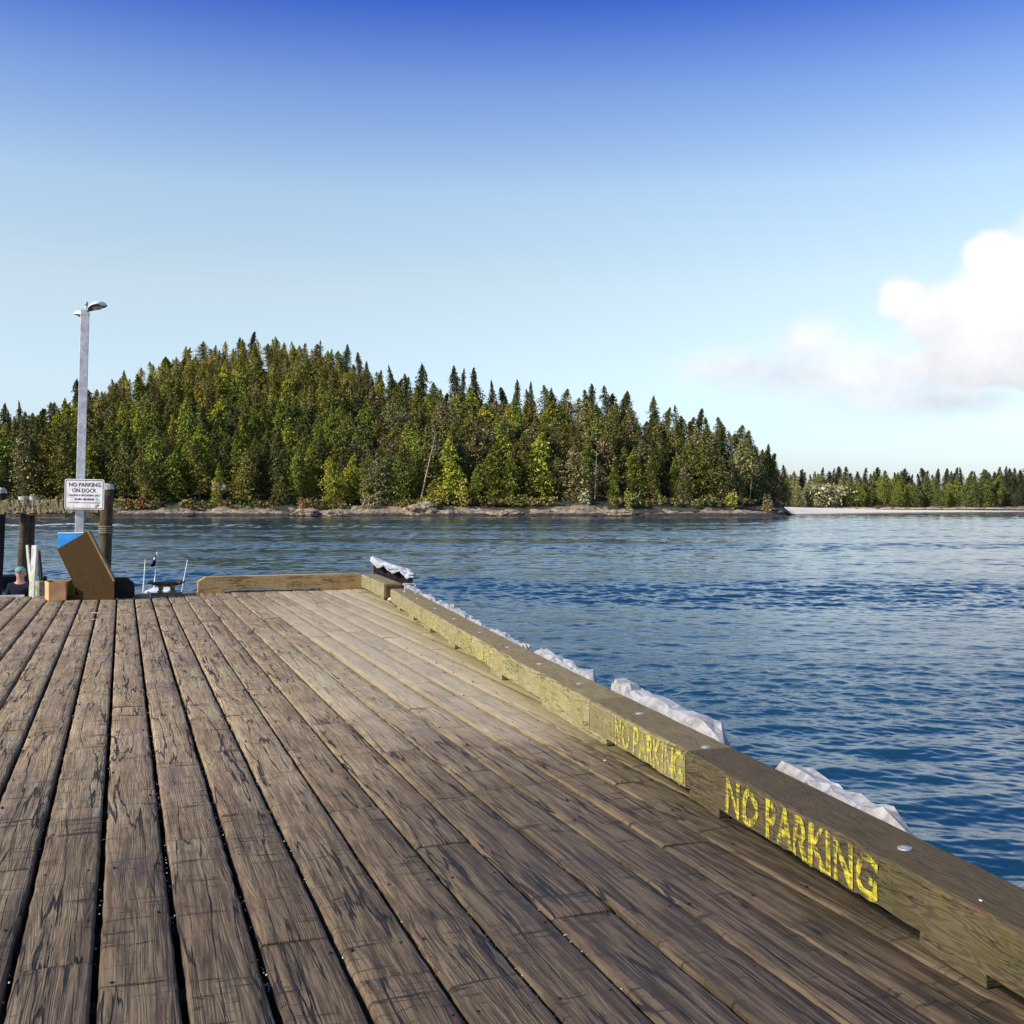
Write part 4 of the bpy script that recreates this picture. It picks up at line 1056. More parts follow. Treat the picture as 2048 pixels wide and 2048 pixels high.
# ------------------------------------------------------------------ capped piling cluster beyond the corner
pc = at(786, 1150, 21.4); px_m = 21.4 / F_PX
cp = thing('capped_piling', (pc.x, pc.y, 0), 'dark piling cluster with sloping top under a torn white sheet cap at the far corner', 'piling')
cp.rotation_euler = (0, 0, -TH)
def lz(py, F=21.4): return EYE - (py - HOR) / F_PX * F
bm = bmesh.new(); xs_ = np.linspace(-.30, .30, 6)
for i, x in enumerate(xs_):
    tube(bm, (x, 0, -5), (x, 0, lz(1122) - i * .052), .085, .08, 14)
prism(bm, [(-.37, -.075, -5), (-.37, -.075, lz(1120)), (.37, -.075, lz(1120) - .27), (.37, -.075, -5)], (0, .15, 0))
bm_obj('piles', bm, 'tarred_wood', cp)
bm = bmesh.new(); box(bm, (-.33, -.10, -2.4), (.055, .05, 5.3)); bm_obj('batten', bm, 'pile_wood', cp)
V = []; n, m = 30, 26
for j in range(n + 1):
    s = j / n; x = -.42 + .84 * s; top = lz(1116) - s * .31
    for k in range(m):
        t_ = k / (m - 1); f1 = noise.fractal(Vector((x * 5, t_ * 5, 3)), .6, 2.2, 5)
        skirt = .045 + .085 * abs(math.sin(s * 9.5)) + .03 * noise.noise(Vector((x * 14, 3, 1)))
        if t_ < .3: y, z = -.13 - .01, top - skirt * (1 - t_ / .3)
        elif t_ < .7: y, z = -.13 + (t_ - .3) / .4 * .26, top + .02
        else: y, z = .14, top - skirt * (t_ - .7) / .3
        V.append((x + f1 * .012, y + f1 * .02, z + f1 * .035))
i = np.arange(n)[:, None] * m + np.arange(m - 1)[None, :]
o = link_mesh('sheet_cap', V, np.stack([i, i + m, i + m + 1, i + 1], -1).reshape(-1, 4), 'cap_sheet', cp); md = o.modifiers.new('s', 'SOLIDIFY'); md.thickness = .006

# metal hoop on the kerb and litter
hp = onz(837, 1199, .25); bm = bmesh.new(); d = .075
for s in (-1, 1): tube(bm, (s * d, 0, 0), (s * d, 0, .15), .009, .009, 8)
tube(bm, (-d, 0, .15), (d, 0, .15), .009, .009, 8)
o = bm_obj('metal_hoop', bm, 'galvanised', uv=False); o.location = (curb_x(15.9) + .16, 15.9, z1k); o.rotation_euler = (0, 0, -TH); tag(o, 'small grey metal hoop standing on the far part of the kerb', 'metal hoop')
def scrap(name, px, py, mat, s, label, seed, z=0.0, cat='litter', grp=None):
    p = onz(px, py, z); g = random.Random(seed); bm = bmesh.new(); bmesh.ops.create_icosphere(bm, subdivisions=2, radius=1)
    for v in bm.verts:
        v.co *= 1 + .35 * noise.noise(v.co * 2 + Vector((seed, 0, 0))); v.co = Vector((v.co.x * s[0], v.co.y * s[1], v.co.z * s[2] + s[2]))
    o = bm_obj(name, bm, mat, uv=False); o.location = (p.x, p.y, p.z + .003); o.rotation_euler = (0, 0, g.random() * 3); tag(o, label, cat, grp)
scrap('plastic_bag', 779, 1192, 'litter_pink', (.09, .08, .09), 'crumpled pink plastic scrap in the gap of the kerb', 2)
scrap('plastic_scrap', 772, 1198, 'litter_white', (.06, .05, .03), 'white scrap on the deck at the gap of the kerb', 3)
scrap('plastic_scrap', 782, 1203, 'litter_white', (.07, .05, .03), 'larger white scrap just nearer than the one in the gap', 4)
scrap('paper_scrap', 713, 1175, 'litter_white', (.05, .04, .03), 'small white scrap against the end rail by the corner', 5)
scrap('paper_scrap', 190, 1227, 'litter_pink', (.09, .02, .006), 'flat pink scrap on the boards in front of the brown bin', 6)
scrap('paper_scrap', 186, 1240, 'litter_white', (.05, .015, .005), 'thin pale scrap nearer than the pink one before the bin', 7)
scrap('paper_scrap', 400, 1583, 'litter_pink', (.018, .006, .003), 'tiny pinkish chip in the middle of the left foreground boards', 8)
scrap('paper_scrap', 1964, 1806, 'litter_white', (.009, .005, .002), 'tiny white chip on the kerb top by the nearest bolt', 9, z1k)
scrap('paper_scrap', 1210, 1524, 'litter_white', (.01, .008, .004), 'tiny white chip on the deck below the smaller lettering', 10)

# ------------------------------------------------------------------ mooring cleat
cl = onz(333, 1189, 0); cleat = thing('mooring_cleat', (cl.x, min(cl.y, END_Y - .14), 0), 'rusty two-horned iron cleat on the far edge of the deck', 'cleat')
def lathe_x(bm, pts, seg=12):
    for (a, b) in zip(pts[:-1], pts[1:]): tube(bm, (a[0], 0, a[1]), (b[0], 0, b[1]), a[2], b[2], seg)
bm = bmesh.new(); box(bm, (0, 0, .017), (.54, .17, .028), bevel=.006); bm_obj('base', bm, 'rusty_iron_pale', cleat)
for s in (-1, 1):
    bm = bmesh.new(); tube(bm, (s * .11, 0, .03), (s * .095, 0, .075), .062, .036, 14); tube(bm, (s * .095, 0, .075), (s * .10, 0, .155), .036, .05, 14); bm_obj('leg', bm, 'rusty_iron_pale', cleat, True)
bm = bmesh.new(); lathe_x(bm, [(-.315, .215, .012), (-.26, .205, .024), (-.15, .182, .036), (0, .178, .038), (.15, .182, .036), (.26, .205, .024), (.315, .215, .012)]); bm_obj('horns', bm, 'rusty_iron', cleat, True)

# ------------------------------------------------------------------ brown bin, cardboard box, yellow can
FB = 18.05
def P2(px, py, F, z0=None): return at(px, py, F)
def panel(bm, pts, F, dF, mi=0):
    d = Vector((st, ct, 0)) * dF
    prism(bm, [at(x, y, F) for x, y in pts], d, mi)
base_b = onz(180, 1200, 0); FBn = F_PX * EYE / (1200 - HOR)
binn = thing('tilted_bin', (0, 0, 0), 'tall brown plywood bin leaning left with bright blue inside, before the lamp post', 'bin')
bm = bmesh.new(); panel(bm, [(114, 1098), (175, 1063), (227.5, 1162), (227.5, 1199.7), (129, 1199.7), (131, 1190), (157, 1190)], FBn, .03); bm_obj('near_panel', bm, 'bin_brown', binn)
BD = (Vector((st, ct, 0)) + Vector((ct, -st, 0)) * -.335)
def bpan(pts, off, th_): 
    b_ = bmesh.new(); prism(b_, [at(x, y, FBn) + BD * off for x, y in pts], BD * th_); return b_
bm_obj('far_panel', bpan([(116, 1099), (175, 1065), (226, 1163), (226, 1199), (158, 1199)], .58, .03), 'bin_brown', binn)
bm_obj('slanted_cover', bpan([(173.5, 1062), (176.5, 1061), (229, 1162), (225.8, 1163.5)], -.02, .66), 'bin_edge', binn)
bm_obj('back_board', bpan([(225, 1164), (227.6, 1163.5), (227.6, 1199.5), (225, 1199.5)], .035, .54), 'bin_brown', binn)
bm_obj('inside_panel', bpan([(114.5, 1067), (166, 1066), (172, 1070), (172, 1105), (120, 1105), (114.5, 1098)], .10, .025), 'bin_blue', binn)
bm_obj('rim', bpan([(114.5, 1065.6), (166, 1064.6), (166, 1066.4), (114.5, 1067.2)], .09, .05), 'boat_white', binn)
bm_obj('front_board', bpan([(116, 1099), (119, 1098), (160, 1190), (157, 1190)], .04, .52), 'bin_brown', binn)
FC = F_PX * EYE / (1201.5 - HOR)
cbx = thing('cardboard_box', (0, 0, 0), 'open light-brown cardboard box on the deck left of the tilted brown bin', 'cardboard box')
bm = bmesh.new()
c0, c1, c2 = at(89, 1198, 1), at(96, 1202, 1), at(137, 1200, 1)
q = [onz(89, 1198.5, .003), onz(97, 1202, .003), onz(131, 1201, .003), onz(138, 1197.5, .003)]
cA, cB, cC = q[0], q[1], q[2]
back = Vector((st, ct, 0)) * .35
ring = [cA, cB, cC, q[3], q[3] + back * .7, cA + back * .7]
hgt = .30
for i in range(6):
    a, b = ring[i], ring[(i + 1) % 6]
    if i == 4 or True:
        d = (b - a).normalized(); nrm = Vector((d.y, -d.x, 0)) * -.005
        prism(bm, [a, b, b + Vector((0, 0, hgt)), a + Vector((0, 0, hgt))], nrm)
prism(bm, [p + Vector((0, 0, .002)) for p in ring], (0, 0, .006)); bm_obj('box_walls', bm, 'cardboard', cbx)
for (a, b, o_) in ((ring[1], ring[2], Vector((-st, -ct, 0)) * .10 ), (ring[0], ring[1], Vector((-.06, -.03, 0)))):
    bm = bmesh.new(); up = Vector((0, 0, hgt)); prism(bm, [a + up, b + up, b + up - o_ + Vector((0, 0, -.03)), a + up - o_ + Vector((0, 0, -.03))], (0, 0, .005)); bm_obj('flap', bm, 'cardboard_top', cbx)
yc = thing('yellow_jerrycan', tuple(onz(147, 1194, 0)), 'murky yellow jerrycan between the cardboard box and the brown bin', 'jerrycan')
yc.location = at(146, 1198, FBn + .35); yc.location.z = 0; yc.rotation_euler = (0, 0, -TH)
bm = bmesh.new(); box(bm, (0, 0, .145), (.17, .24, .27), bevel=.03); bm_obj('can_body', bm, 'yellow_jerry', yc)
bm = bmesh.new(); box(bm, (0, 0, .30), (.03, .15, .025), bevel=.008); box(bm, (0, -.06, .285), (.03, .025, .03)); box(bm, (0, .06, .285), (.03, .025, .03)); bm_obj('handle', bm, 'yellow_jerry', yc)
bm = bmesh.new(); tube(bm, (0, -.09, .27), (0, -.09, .31), .022, .022, 12); bm_obj('lid', bm, 'rubber_black', yc)

# ------------------------------------------------------------------ lamp post, lamp heads and sign
FP = 20.2
b0 = at(155, 1190, FP); t0 = at(171.5, 620, FP); b0.z = -.02
lp = thing('lamp_post', tuple(b0), 'tall pale square lamp post with two lamp heads at the far left', 'lamp post')
ax_ = (t0 - b0); axn = ax_.normalized(); rt = Vector((ct, -st, 0)); fw = axn.cross(rt).normalized() * -1; rtn = fw.cross(axn).normalized() * 1
Mx = Matrix((rt, Vector((st, ct, 0)), Vector((0, 0, 1)))).transposed()
Lp = ax_.length; yawm = Matrix.Rotation(R(-14), 3, 'Z')
def sheared(o):
    for v in o.data.vertices:
        l = v.co.copy(); v.co = rt * l.x + Vector((st, ct, 0)) * l.y + Vector((0, 0, l.z)) + Vector((ax_.x, ax_.y, 0)) * (l.z / ax_.z)
bm = bmesh.new(); box(bm, (0, 0, ax_.z / 2), (.150, .12, ax_.z), rot=Matrix.Rotation(R(20), 3, 'Z'), bevel=.008)
bm.normal_update()
o = bm_obj('post', bm, ['post_paint', 'post_rust'], lp)
for p in o.data.polygons:
    if p.normal.x < -.85: p.material_index = 1
sheared(o)
def lamp_head(sgn, px, py, F, label=None):
    c = at(px, py, F) - b0
    e_rot = Matrix.Rotation(-TH, 3, 'Z')
    bm = bmesh.new(); secs = 9; L_ = .40
    rings_ = []
    for i in range(secs + 1):
        s = i / secs; w_ = .05 + .095 * math.sin(min(1, s * 1.25) * math.pi / 2) * (1 if s < .75 else math.sqrt(max(.02, 1 - ((s - .75) / .27) ** 2)))
        h = .03 + .05 * math.sin(min(1, s * 1.5) * math.pi / 2) * (1 if s < .7 else math.sqrt(max(.03, 1 - ((s - .7) / .33) ** 2)))
        rg = []
        for k in range(14):
            a = k / 14 * 2 * math.pi; zz = math.sin(a) * h if math.sin(a) > 0 else math.sin(a) * .03
            rg.append(bm.verts.new((s * L_, math.cos(a) * w_, zz)))
        rings_.append(rg)
    for i in range(secs):
        for k in range(14): bm.faces.new([rings_[i][k], rings_[i][(k + 1) % 14], rings_[i + 1][(k + 1) % 14], rings_[i + 1][k]])
    bm.faces.new(rings_[0][::-1]); bm.faces.new(rings_[-1])
    R3 = e_rot @ Matrix.Rotation(R(-35) if sgn > 0 else R(180 - 62), 3, 'Z') @ Matrix.Rotation(R(-8), 3, 'Y')
    M4 = Matrix.Translation(c) @ R3.to_4x4()
    bmesh.ops.recalc_face_normals(bm, faces=bm.faces)
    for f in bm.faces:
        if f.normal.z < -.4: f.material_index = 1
    bmesh.ops.transform(bm, matrix=M4, verts=bm.verts)
    h_ = bm_obj('lamp_head', bm, ['lamp_housing', 'lamp_underside'], lp, True, uv=False)
    bm = bmesh.new(); bmesh.ops.create_uvsphere(bm, u_segments=14, v_segments=8, radius=1, matrix=M4 @ Matrix.Translation((.25, 0, -.028)) @ Matrix.Diagonal((.11, .08, .028, 1)))
    bm_obj('lens', bm, 'lamp_glass', h_, True, uv=False)
    bm = bmesh.new(); tube(bm, M4 @ Vector((-.07, 0, 0)), M4 @ Vector((.03, 0, 0)), .028, .028, 10); bm_obj('arm', bm, 'galvanised', h_, True, uv=False)
lamp_head(1, 180, 620, FP - .12); lamp_head(-1, 169, 629, FP + .05)
bm = bmesh.new(); c = at(174, 611, FP) - b0; tube(bm, c, c + Vector((0, 0, .06)), .03, .03, 10); tube(bm, c + Vector((0, 0, -.1)), c, .02, .02, 8); bm_obj('photocell', bm, 'galvanised', lp, True, uv=False)
# sign
FS = FP - .16; sc_ = at(168.8, 988.5, FS); pm_ = FS / F_PX
sg = thing('no_parking_sign', tuple(sc_), 'white rectangular no parking on dock sign fixed to the lamp post', 'sign')
rollm = Matrix.Rotation(R(1.2), 4, 'Y')
MS = Matrix(((ct, 0, -st * -1 * -1, 0), (-st, 0, -ct, 0), (0, 1, 0, 0), (0, 0, 0, 1)))    # x = right, y = up, z = towards camera
MS = Matrix(((ct, 0, -st, 0), (-st, 0, -ct, 0), (0, 1, 0, 0), (0, 0, 0, 1))) @ Matrix.Rotation(R(-1.0), 4, 'Z')
SW, SH = 79 * pm_, 60.5 * pm_
def rrect(w_, h_, r_, n=6):
    pts = []
    for (cx_, cy_, a0) in ((w_ / 2 - r_, h_ / 2 - r_, 0), (-w_ / 2 + r_, h_ / 2 - r_, 90), (-w_ / 2 + r_, -h_ / 2 + r_, 180), (w_ / 2 - r_, -h_ / 2 + r_, 270)):
        for k in range(n + 1): a = R(a0 + 90 * k / n); pts.append(Vector((cx_ + r_ * math.cos(a), cy_ + r_ * math.sin(a), 0)))
    return pts
bm = bmesh.new(); prism(bm, [MS @ p for p in rrect(SW, SH, .035)], MS.to_3x3() @ Vector((0, 0, -.006))); bm_obj('panel', bm, 'sign_white', sg, uv=False)
def ringmesh(w_, h_, r_, t_, z):
    a = rrect(w_, h_, r_); b = rrect(w_ - 2 * t_, h_ - 2 * t_, r_ - t_); bm = bmesh.new(); n = len(a)
    va = [bm.verts.new(MS @ (p + Vector((0, 0, z)))) for p in a]; vb = [bm.verts.new(MS @ (p + Vector((0, 0, z)))) for p in b]
    for i in range(n): bm.faces.new([va[i], va[(i + 1) % n], vb[(i + 1) % n], vb[i]])
    return bm
bm_obj('border', ringmesh(SW - .030, SH - .030, .028, .012, .002), 'sign_black', sg, uv=False)
def sline(s, cx_, cy_, w_, h_, mat='sign_black', bold=0.0, name='lettering'):
    text_obj(name, s, w_ * SW, h_ * SH, mat, MS @ Matrix.Translation((cx_ * SW, cy_ * SH, .0025)), sg, bold)
sline('NO PARKING', .01, .315, .80, .135, bold=.022)
sline('ON DOCK', .0, .125, .62, .135, bold=.02)
sline('LOADING & UNLOADING ONLY', .0, -.035, .80, .070, bold=.02)
sline('30 MIN. MAXIMUM', .0, -.165, .50, .070, bold=.03)
sline('VEHICLES SUBJECT TO TOW AT OWNERS EXPENSE', .0, -.285, .80, .045, bold=.02)
text_obj('sticker', 'B', .05, .05, 'sign_green', MS @ Matrix.Translation((.33 * SW, -.165 * SH, .003)), sg, .05)
bm = bmesh.new(); prism(bm, [MS @ (p * 1.0 + Vector((-.33 * SW, -.40 * SH, .0032))) for p in rrect(.09, .07, .02)], MS.to_3x3() @ Vector((0, 0, .001))); bm_obj('sticker', bm, 'litter_white', sg, uv=False)
bm = bmesh.new(); prism(bm, [MS @ (Matrix.Rotation(.5, 4, 'Z') @ p + Vector((.32 * SW, -.38 * SH, .0032))) for p in rrect(.075, .035, .005)], MS.to_3x3() @ Vector((0, 0, .001))); bm_obj('sticker', bm, 'stump_pale', sg, uv=False)
for (a, b) in ((0, .455), (0, -.455)):
    bm = bmesh.new(); q = MS @ Vector((a * SW, b * SH, 0)); q2 = MS @ Vector((a * SW, b * SH, .006)); tube(bm, q, q2, .009, .008, 10); bm_obj('screw', bm, 'galvanised', sg, uv=False)

# ------------------------------------------------------------------ pilings and beam at the far left
def pile(px_top, py_top, px_bot, py_bot, F, wpx, label, cap=True, mat='pile_wood', seed=0, extra=None):
    t_ = at(px_top, py_top, F); b_ = at(px_bot, py_bot, F); d = (b_ - t_).normalized(); bot = t_ + d * ((t_.z + 5.0) / max(-d.z, .2))
    e = thing('timber_piling', (bot.x, bot.y, bot.z), label, 'piling', 'timber pilings by the landing at the far left')
    r = wpx / 2 / F_PX * F; bm = bmesh.new(); n = 26
    V = []; Uv = []; m = 16
    tl = t_ - bot; 
    for j in range(n + 1):
        c = tl * (j / n)
        for k in range(m):
            a = k / m * 6.283; rr_ = r * (1 + .05 * noise.noise(Vector((math.cos(a) * 2, math.sin(a) * 2, j * .35 + seed)))) * (1.06 - .06 * j / n)
            V.append((c.x + math.cos(a) * rr_, c.y + math.sin(a) * rr_, c.z))
    Fc = []; U = []
    for j in range(n):
        for k in range(m):
            k2 = (k + 1) % m; Fc.append((j * m + k, j * m + k2, (j + 1) * m + k2, (j + 1) * m + k))
            for (jj, kk) in ((j, k), (j, k + 1), (j + 1, k + 1), (j + 1, k)): U.append((jj / n * tl.length + seed, kk / m * 6.283 * r))
    Fc.append(tuple(range(n * m, n * m + m))); U += [(V[v][0], V[v][1]) for v in Fc[-1]]
    link_mesh('shaft', V, Fc, mat, e, smooth=True, uv=U)
    if cap:
        bm = bmesh.new(); c = tl; tube(bm, c + Vector((0, 0, -.03)), c + Vector((0, 0, .045)), r * 1.15, r * 1.05, 14); tube(bm, c + Vector((0, 0, .045)), c + Vector((0, 0, .09)), r * 1.05, r * .7, 14)
        wobble(bm, .02, 8, seed); bm_obj('cap', bm, 'pile_cap', e, uv=False)
    return e, tl, r
FQ = 23.0
pile(2, 984, -8, 1185, FQ, 21, 'black piling with a white cap cut by the left edge of the photo', mat='tarred_wood', seed=1)
pile(49, 1028, 41, 1185, FQ + .1, 17, 'brown piling under the mossy beam directly behind the person', cap=False, seed=2)
pile(64, 1028, 57, 1185, FQ + .35, 13, 'thinner piling close right of the one behind the person', cap=False, seed=3)
e, tl, r = pile(215, 976, 207, 1190, FQ - .4, 24, 'stout white-capped piling carrying the right end of the mossy beam', seed=4)
bm = bmesh.new()
for k in range(4):
    z = tl.z * 1.0 - (1052 - 976 + k * 4) / F_PX * FQ
    s = z / tl.z; c = tl * s
    for q in range(16):
        a, b = q / 16 * 6.283, (q + 1) / 16 * 6.283
        tube(bm, (c.x + math.cos(a) * r * 1.12, c.y + math.sin(a) * r * 1.12, z), (c.x + math.cos(b) * r * 1.12, c.y + math.sin(b) * r * 1.12, z), .016, .016, 6)
bm_obj('rope_wrap', bm, 'rope', e, uv=False)
def seg_beam(name, p0, p1, w_, h_, mat, parent, rough=.02, n=60, cat=None):
    V = []; d = (p1 - p0); L = d.length; dn = d.normalized(); sd_ = dn.cross(Vector((0, 0, 1))).normalized(); up = sd_.cross(dn)
    prof = [(-.5, -.5), (-.5, 0), (-.5, .5), (0, .5), (.5, .5), (.5, 0), (.5, -.5), (0, -.5)]; m = 8; U = []; Fc = []
    for j in range(n + 1):
        c = p0 + d * (j / n)
        for k, (a, b) in enumerate(prof):
            f = noise.fractal(Vector((j * .35, k * 2.1, L)), .7, 2.1, 4) * rough
            V.append(tuple(c + sd_ * (a * w_ + f) + up * (b * h_ + f)))
    for j in range(n):
        for k in range(m):
            k2 = (k + 1) % m; Fc.append((j * m + k, j * m + k2, (j + 1) * m + k2, (j + 1) * m + k))
            for (jj, kk) in ((j, k), (j, k + 1), (j + 1, k + 1), (j + 1, k)): U.append((jj / n * L, kk * .16))
    Fc.append(tuple(range(m))[::-1]); U += [(V[v][0], V[v][2]) for v in Fc[-1]]; Fc.append(tuple(range(n * m, n * m + m))); U += [(V[v][0], V[v][2]) for v in Fc[-1]]
    return link_mesh(name, V, Fc, mat, parent, uv=U)
be = thing('mossy_beam', (0, 0, 0), 'thick lichen-covered horizontal beam resting across the pilings at the far left', 'beam')
seg_beam('timber', at(5, 1014, FQ - .22), at(203, 1012, FQ - .22), .24, 26 / F_PX * FQ, 'mossy_beam_wood', be, .035)
seg_beam('red_board', at(55, 1027.5, FQ - .30), at(198, 1024, FQ - .30), .05, 5 / F_PX * FQ, 'red_board', be, .004)
bm = bmesh.new(); gq = random.Random(4)
for k in range(80):
    px, py = gq.uniform(8, 180), gq.uniform(1003, 1028); s = gq.uniform(.01, .028)
    bmesh.ops.create_icosphere(bm, subdivisions=1, radius=s, matrix=Matrix.Translation(at(px, py, FQ - .36)) @ Matrix.Diagonal((1.3, .6, .8, 1)))
wobble(bm, .012, 20, 2); bm_obj('lichen_tufts', bm, 'stump_pale', be, uv=False)
for i_, px in enumerate((48, 67)):
    bm = bmesh.new(); q = at(px, 998, FQ - .2); tube(bm, q + Vector((0, 0, -.03)), q + Vector((0, 0, .05)), .10 if i_ == 0 else .07, .11 if i_ == 0 else .08, 16); wobble(bm, .012, 9, px)
    bm_obj('end_cap', bm, 'pile_cap', be, uv=False)
bm = bmesh.new(); q = at(193, 1028, FQ - .2); box(bm, q, (.16, .2, .36)); bm_obj('bracket_block', bm, 'mossy_beam_wood', be)
# painted landing posts
def post(px0, py0, px1, py1, F, wpx, mat, label, name='landing_post'):
    t_ = at(px0, py0, F); b_ = at(px1, py1, F); d = (b_ - t_).normalized(); bot = t_ + d * ((t_.z + 1.36) / max(-d.z, .2)); w_ = wpx / F_PX * F
    e = seg_beam(name, bot, t_, w_, w_, mat, None, .006, 24); tag(e, label, 'post', 'posts around the landing'); return e
post(70, 1091, 64, 1192, 20.75, 9.5, 'pile_paint_white', 'thick white-painted post right of the person')
post(54, 1090, 59, 1142, 20.95, 4.5, 'pile_paint_white', 'thin white plank close behind the thick white post')
post(76, 1100, 83, 1165, 21.1, 6, 'pile_wood', 'weathered brown post leaning right behind the thick white post')
bm = bmesh.new(); q = at(79, 1180, 20.6); tube(bm, (q.x, q.y, -1.37), (q.x, q.y, lz(1162, 20.6)), .085, .08, 12); wobble(bm, .012, 6, 3); o = bm_obj('mooring_stump', bm, 'stump_pale'); tag(o, 'pale greenish cut stump between the white post and the cardboard box', 'stump')
q = at(88.5, 1158, 21.2); bm = bmesh.new(); bmesh.ops.create_uvsphere(bm, u_segments=18, v_segments=12, radius=.055, matrix=Matrix.Translation((0, 0, 0)) @ Matrix.Diagonal((.9, .9, 1.25, 1)))
by = thing('fender_buoy', tuple(q), 'small black fender buoy on a stick behind the pale stump', 'buoy'); bm_obj('float', bm, 'rubber_black', by, True, uv=False)
bm = bmesh.new(); tube(bm, (0, 0, -.05), (0, 0, -1.40 - q.z), .012, .012, 8); bm_obj('stick', bm, 'pile_wood', by)
# landing under them
bm = bmesh.new(); c = at(45, 1190, 21.0)
for k in range(9): box(bm, (c.x, END_Y + .30 + k * .15, -1.40), (3.4, .14, .05))
lnd = thing('timber_landing', (0, 0, 0), 'low timber landing beyond the deck edge where the person stands', 'landing'); bm_obj('planks', bm, 'board_edge_wood', lnd)
bm = bmesh.new()
for sx in (-1.5, 1.5):
    for sy in (.35, 1.4): tube(bm, (c.x + sx, END_Y + sy, -5), (c.x + sx, END_Y + sy, -1.43), .1, .1, 10)
bm_obj('leg', bm, 'joist_wood', lnd)

# ------------------------------------------------------------------ boats
def hull_mesh(L, B, D, n=14, bow=.6):
    V = []; Fc = []; m = 9
    for i in range(n + 1):
        s = i / n; half = B / 2 * (1 - max(0, (s - bow) / (1 - bow)) ** 2.2) * (.86 + .14 * min(1, s * 4)); sheer = D + .25 * s ** 2 * D
        for k in range(m):
            a = -math.pi / 2 + math.pi * k / (m - 1); q = math.sin(a); zz = -.35 + (sheer + .35) * (abs(q) ** 1.6)
            V.append((s * L - L / 2, half * q if abs(q) > .01 else 0, zz))
    for i in range(n):
        for k in range(m - 1): Fc.append((i * m + k, (i + 1) * m + k, (i + 1) * m + k + 1, i * m + k + 1))
        Fc.append((i * m, i * m + m - 1, (i + 1) * m + m - 1, (i + 1) * m))
    Fc.append(tuple(range(m)))
    return V, Fc
bq = at(330, 1185, 22.3)
boat = thing('white_skiff', (bq.x, bq.y, WATER), 'small white fishing boat with rods and a flag moored beyond the iron cleat', 'boat', rz=-TH + R(8))
V, Fc = hull_mesh(5.2, 1.9, .75); o = link_mesh('hull', V, Fc, 'boat_white', boat, smooth=True)
inv = Matrix.Rotation(TH - R(8), 4, 'Z') @ Matrix.Translation((-bq.x, -bq.y, -WATER))
def L_(px, py, F): return inv @ at(px, py, F)
bm = bmesh.new(); box(bm, (-.1, 0, 1.15), (.7, .8, .85), bevel=.05); bm_obj('console', bm, 'boat_white', boat, uv=False)
bm = bmesh.new(); box(bm, (-.1, -.41, 1.35), (.5, .02, .25)); bm_obj('window', bm, 'boat_glass', boat, uv=False)
topz = L_(320, 1180, 22.3).z
for sx in (-.25, .2):
    for sy in (-.35, .35):
        bm = bmesh.new(); tube(bm, (sx, sy, 1.5), (sx, sy, topz - .05), .018, .018, 8); bm_obj('frame_tube', bm, 'rod_white', boat, uv=False)
a, b = L_(298, 1184, 22.3), L_(344, 1178, 22.3)
bm = bmesh.new(); box(bm, ((a.x + b.x) / 2, 0, topz - .02), (abs(b.x - a.x), .8, .09), bevel=.03); bm_obj('canopy', bm, 'boat_white', boat, uv=False)
bm = bmesh.new(); q = L_(301, 1188, 22.3); box(bm, (q.x, -.42, q.z), (.07, .05, .20), bevel=.02); bm_obj('canopy_corner', bm, 'boat_white', boat, uv=False)
for (x0, y0_, x1, y1_) in ((290.5, 1118.7, 285.4, 1186), (375, 1119.6, 362.5, 1186)):
    t_, b_ = L_(x0, y0_, 22.3), L_(x1, y1_, 22.3); d = (b_ - t_) * 3.0
    bm = bmesh.new(); tube(bm, t_, t_ + d, .010, .014, 8); bm_obj('fishing_rod', bm, 'rod_white', boat, uv=False)
t_, m1, m2, b_ = L_(314.2, 1104, 22.3), L_(312.5, 1122, 22.3), L_(309.5, 1154, 22.3), L_(307, 1182, 22.3)
bm = bmesh.new(); tube(bm, t_, m1, .012, .012, 8); tube(bm, m1, m2, .005, .005, 6); tube(bm, m2, b_ + (b_ - m2) * .3, .012, .012, 8); fp = bm_obj('flagpole', bm, 'rod_white', boat, uv=False)
# hanging flag, dark blue with a red and pale canton
plain('flag_blue', (.018, .018, .075), .8, 0, .2, 10, 0); plain('flag_red', (.45, .10, .14), .8, 0, .2, 10, 0); plain('flag_white', (.62, .55, .60), .8, 0, .1, 10, 0)
A = [(314, 1106), (309, 1112), (306, 1118), (303, 1126), (300, 1131)]; B = [(313.8, 1107), (312.8, 1119), (312, 1124), (310.5, 1131), (304, 1135)]
V = []; nn_ = 12; mm_ = 8
for i in range(nn_ + 1):
    s = i / nn_ * 4; k = min(int(s), 3); f = s - k
    for j in range(mm_ + 1):
        u = j / mm_; pa = (A[k][0] + (A[k + 1][0] - A[k][0]) * f, A[k][1] + (A[k + 1][1] - A[k][1]) * f); pb = (B[k][0] + (B[k + 1][0] - B[k][0]) * f, B[k][1] + (B[k + 1][1] - B[k][1]) * f)
        V.append(tuple(L_(pa[0] + (pb[0] - pa[0]) * u, pa[1] + (pb[1] - pa[1]) * u, 22.3 + .05 * math.sin(u * 7 + s))))
i = np.arange(nn_)[:, None] * (mm_ + 1) + np.arange(mm_)[None, :]
fq = np.stack([i, i + mm_ + 1, i + mm_ + 2, i + 1], -1).reshape(-1, 4)
mi = [1 if (r_ in (2, 3) and c_ > 3) else (2 if (r_ in (4, 5) and c_ < 3) or (r_ == 1 and c_ > 3) else 0) for r_ in range(nn_) for c_ in range(mm_)]
link_mesh('flag', V, fq, ['flag_blue', 'flag_red', 'flag_white'], fp, smooth=True, matidx=mi)
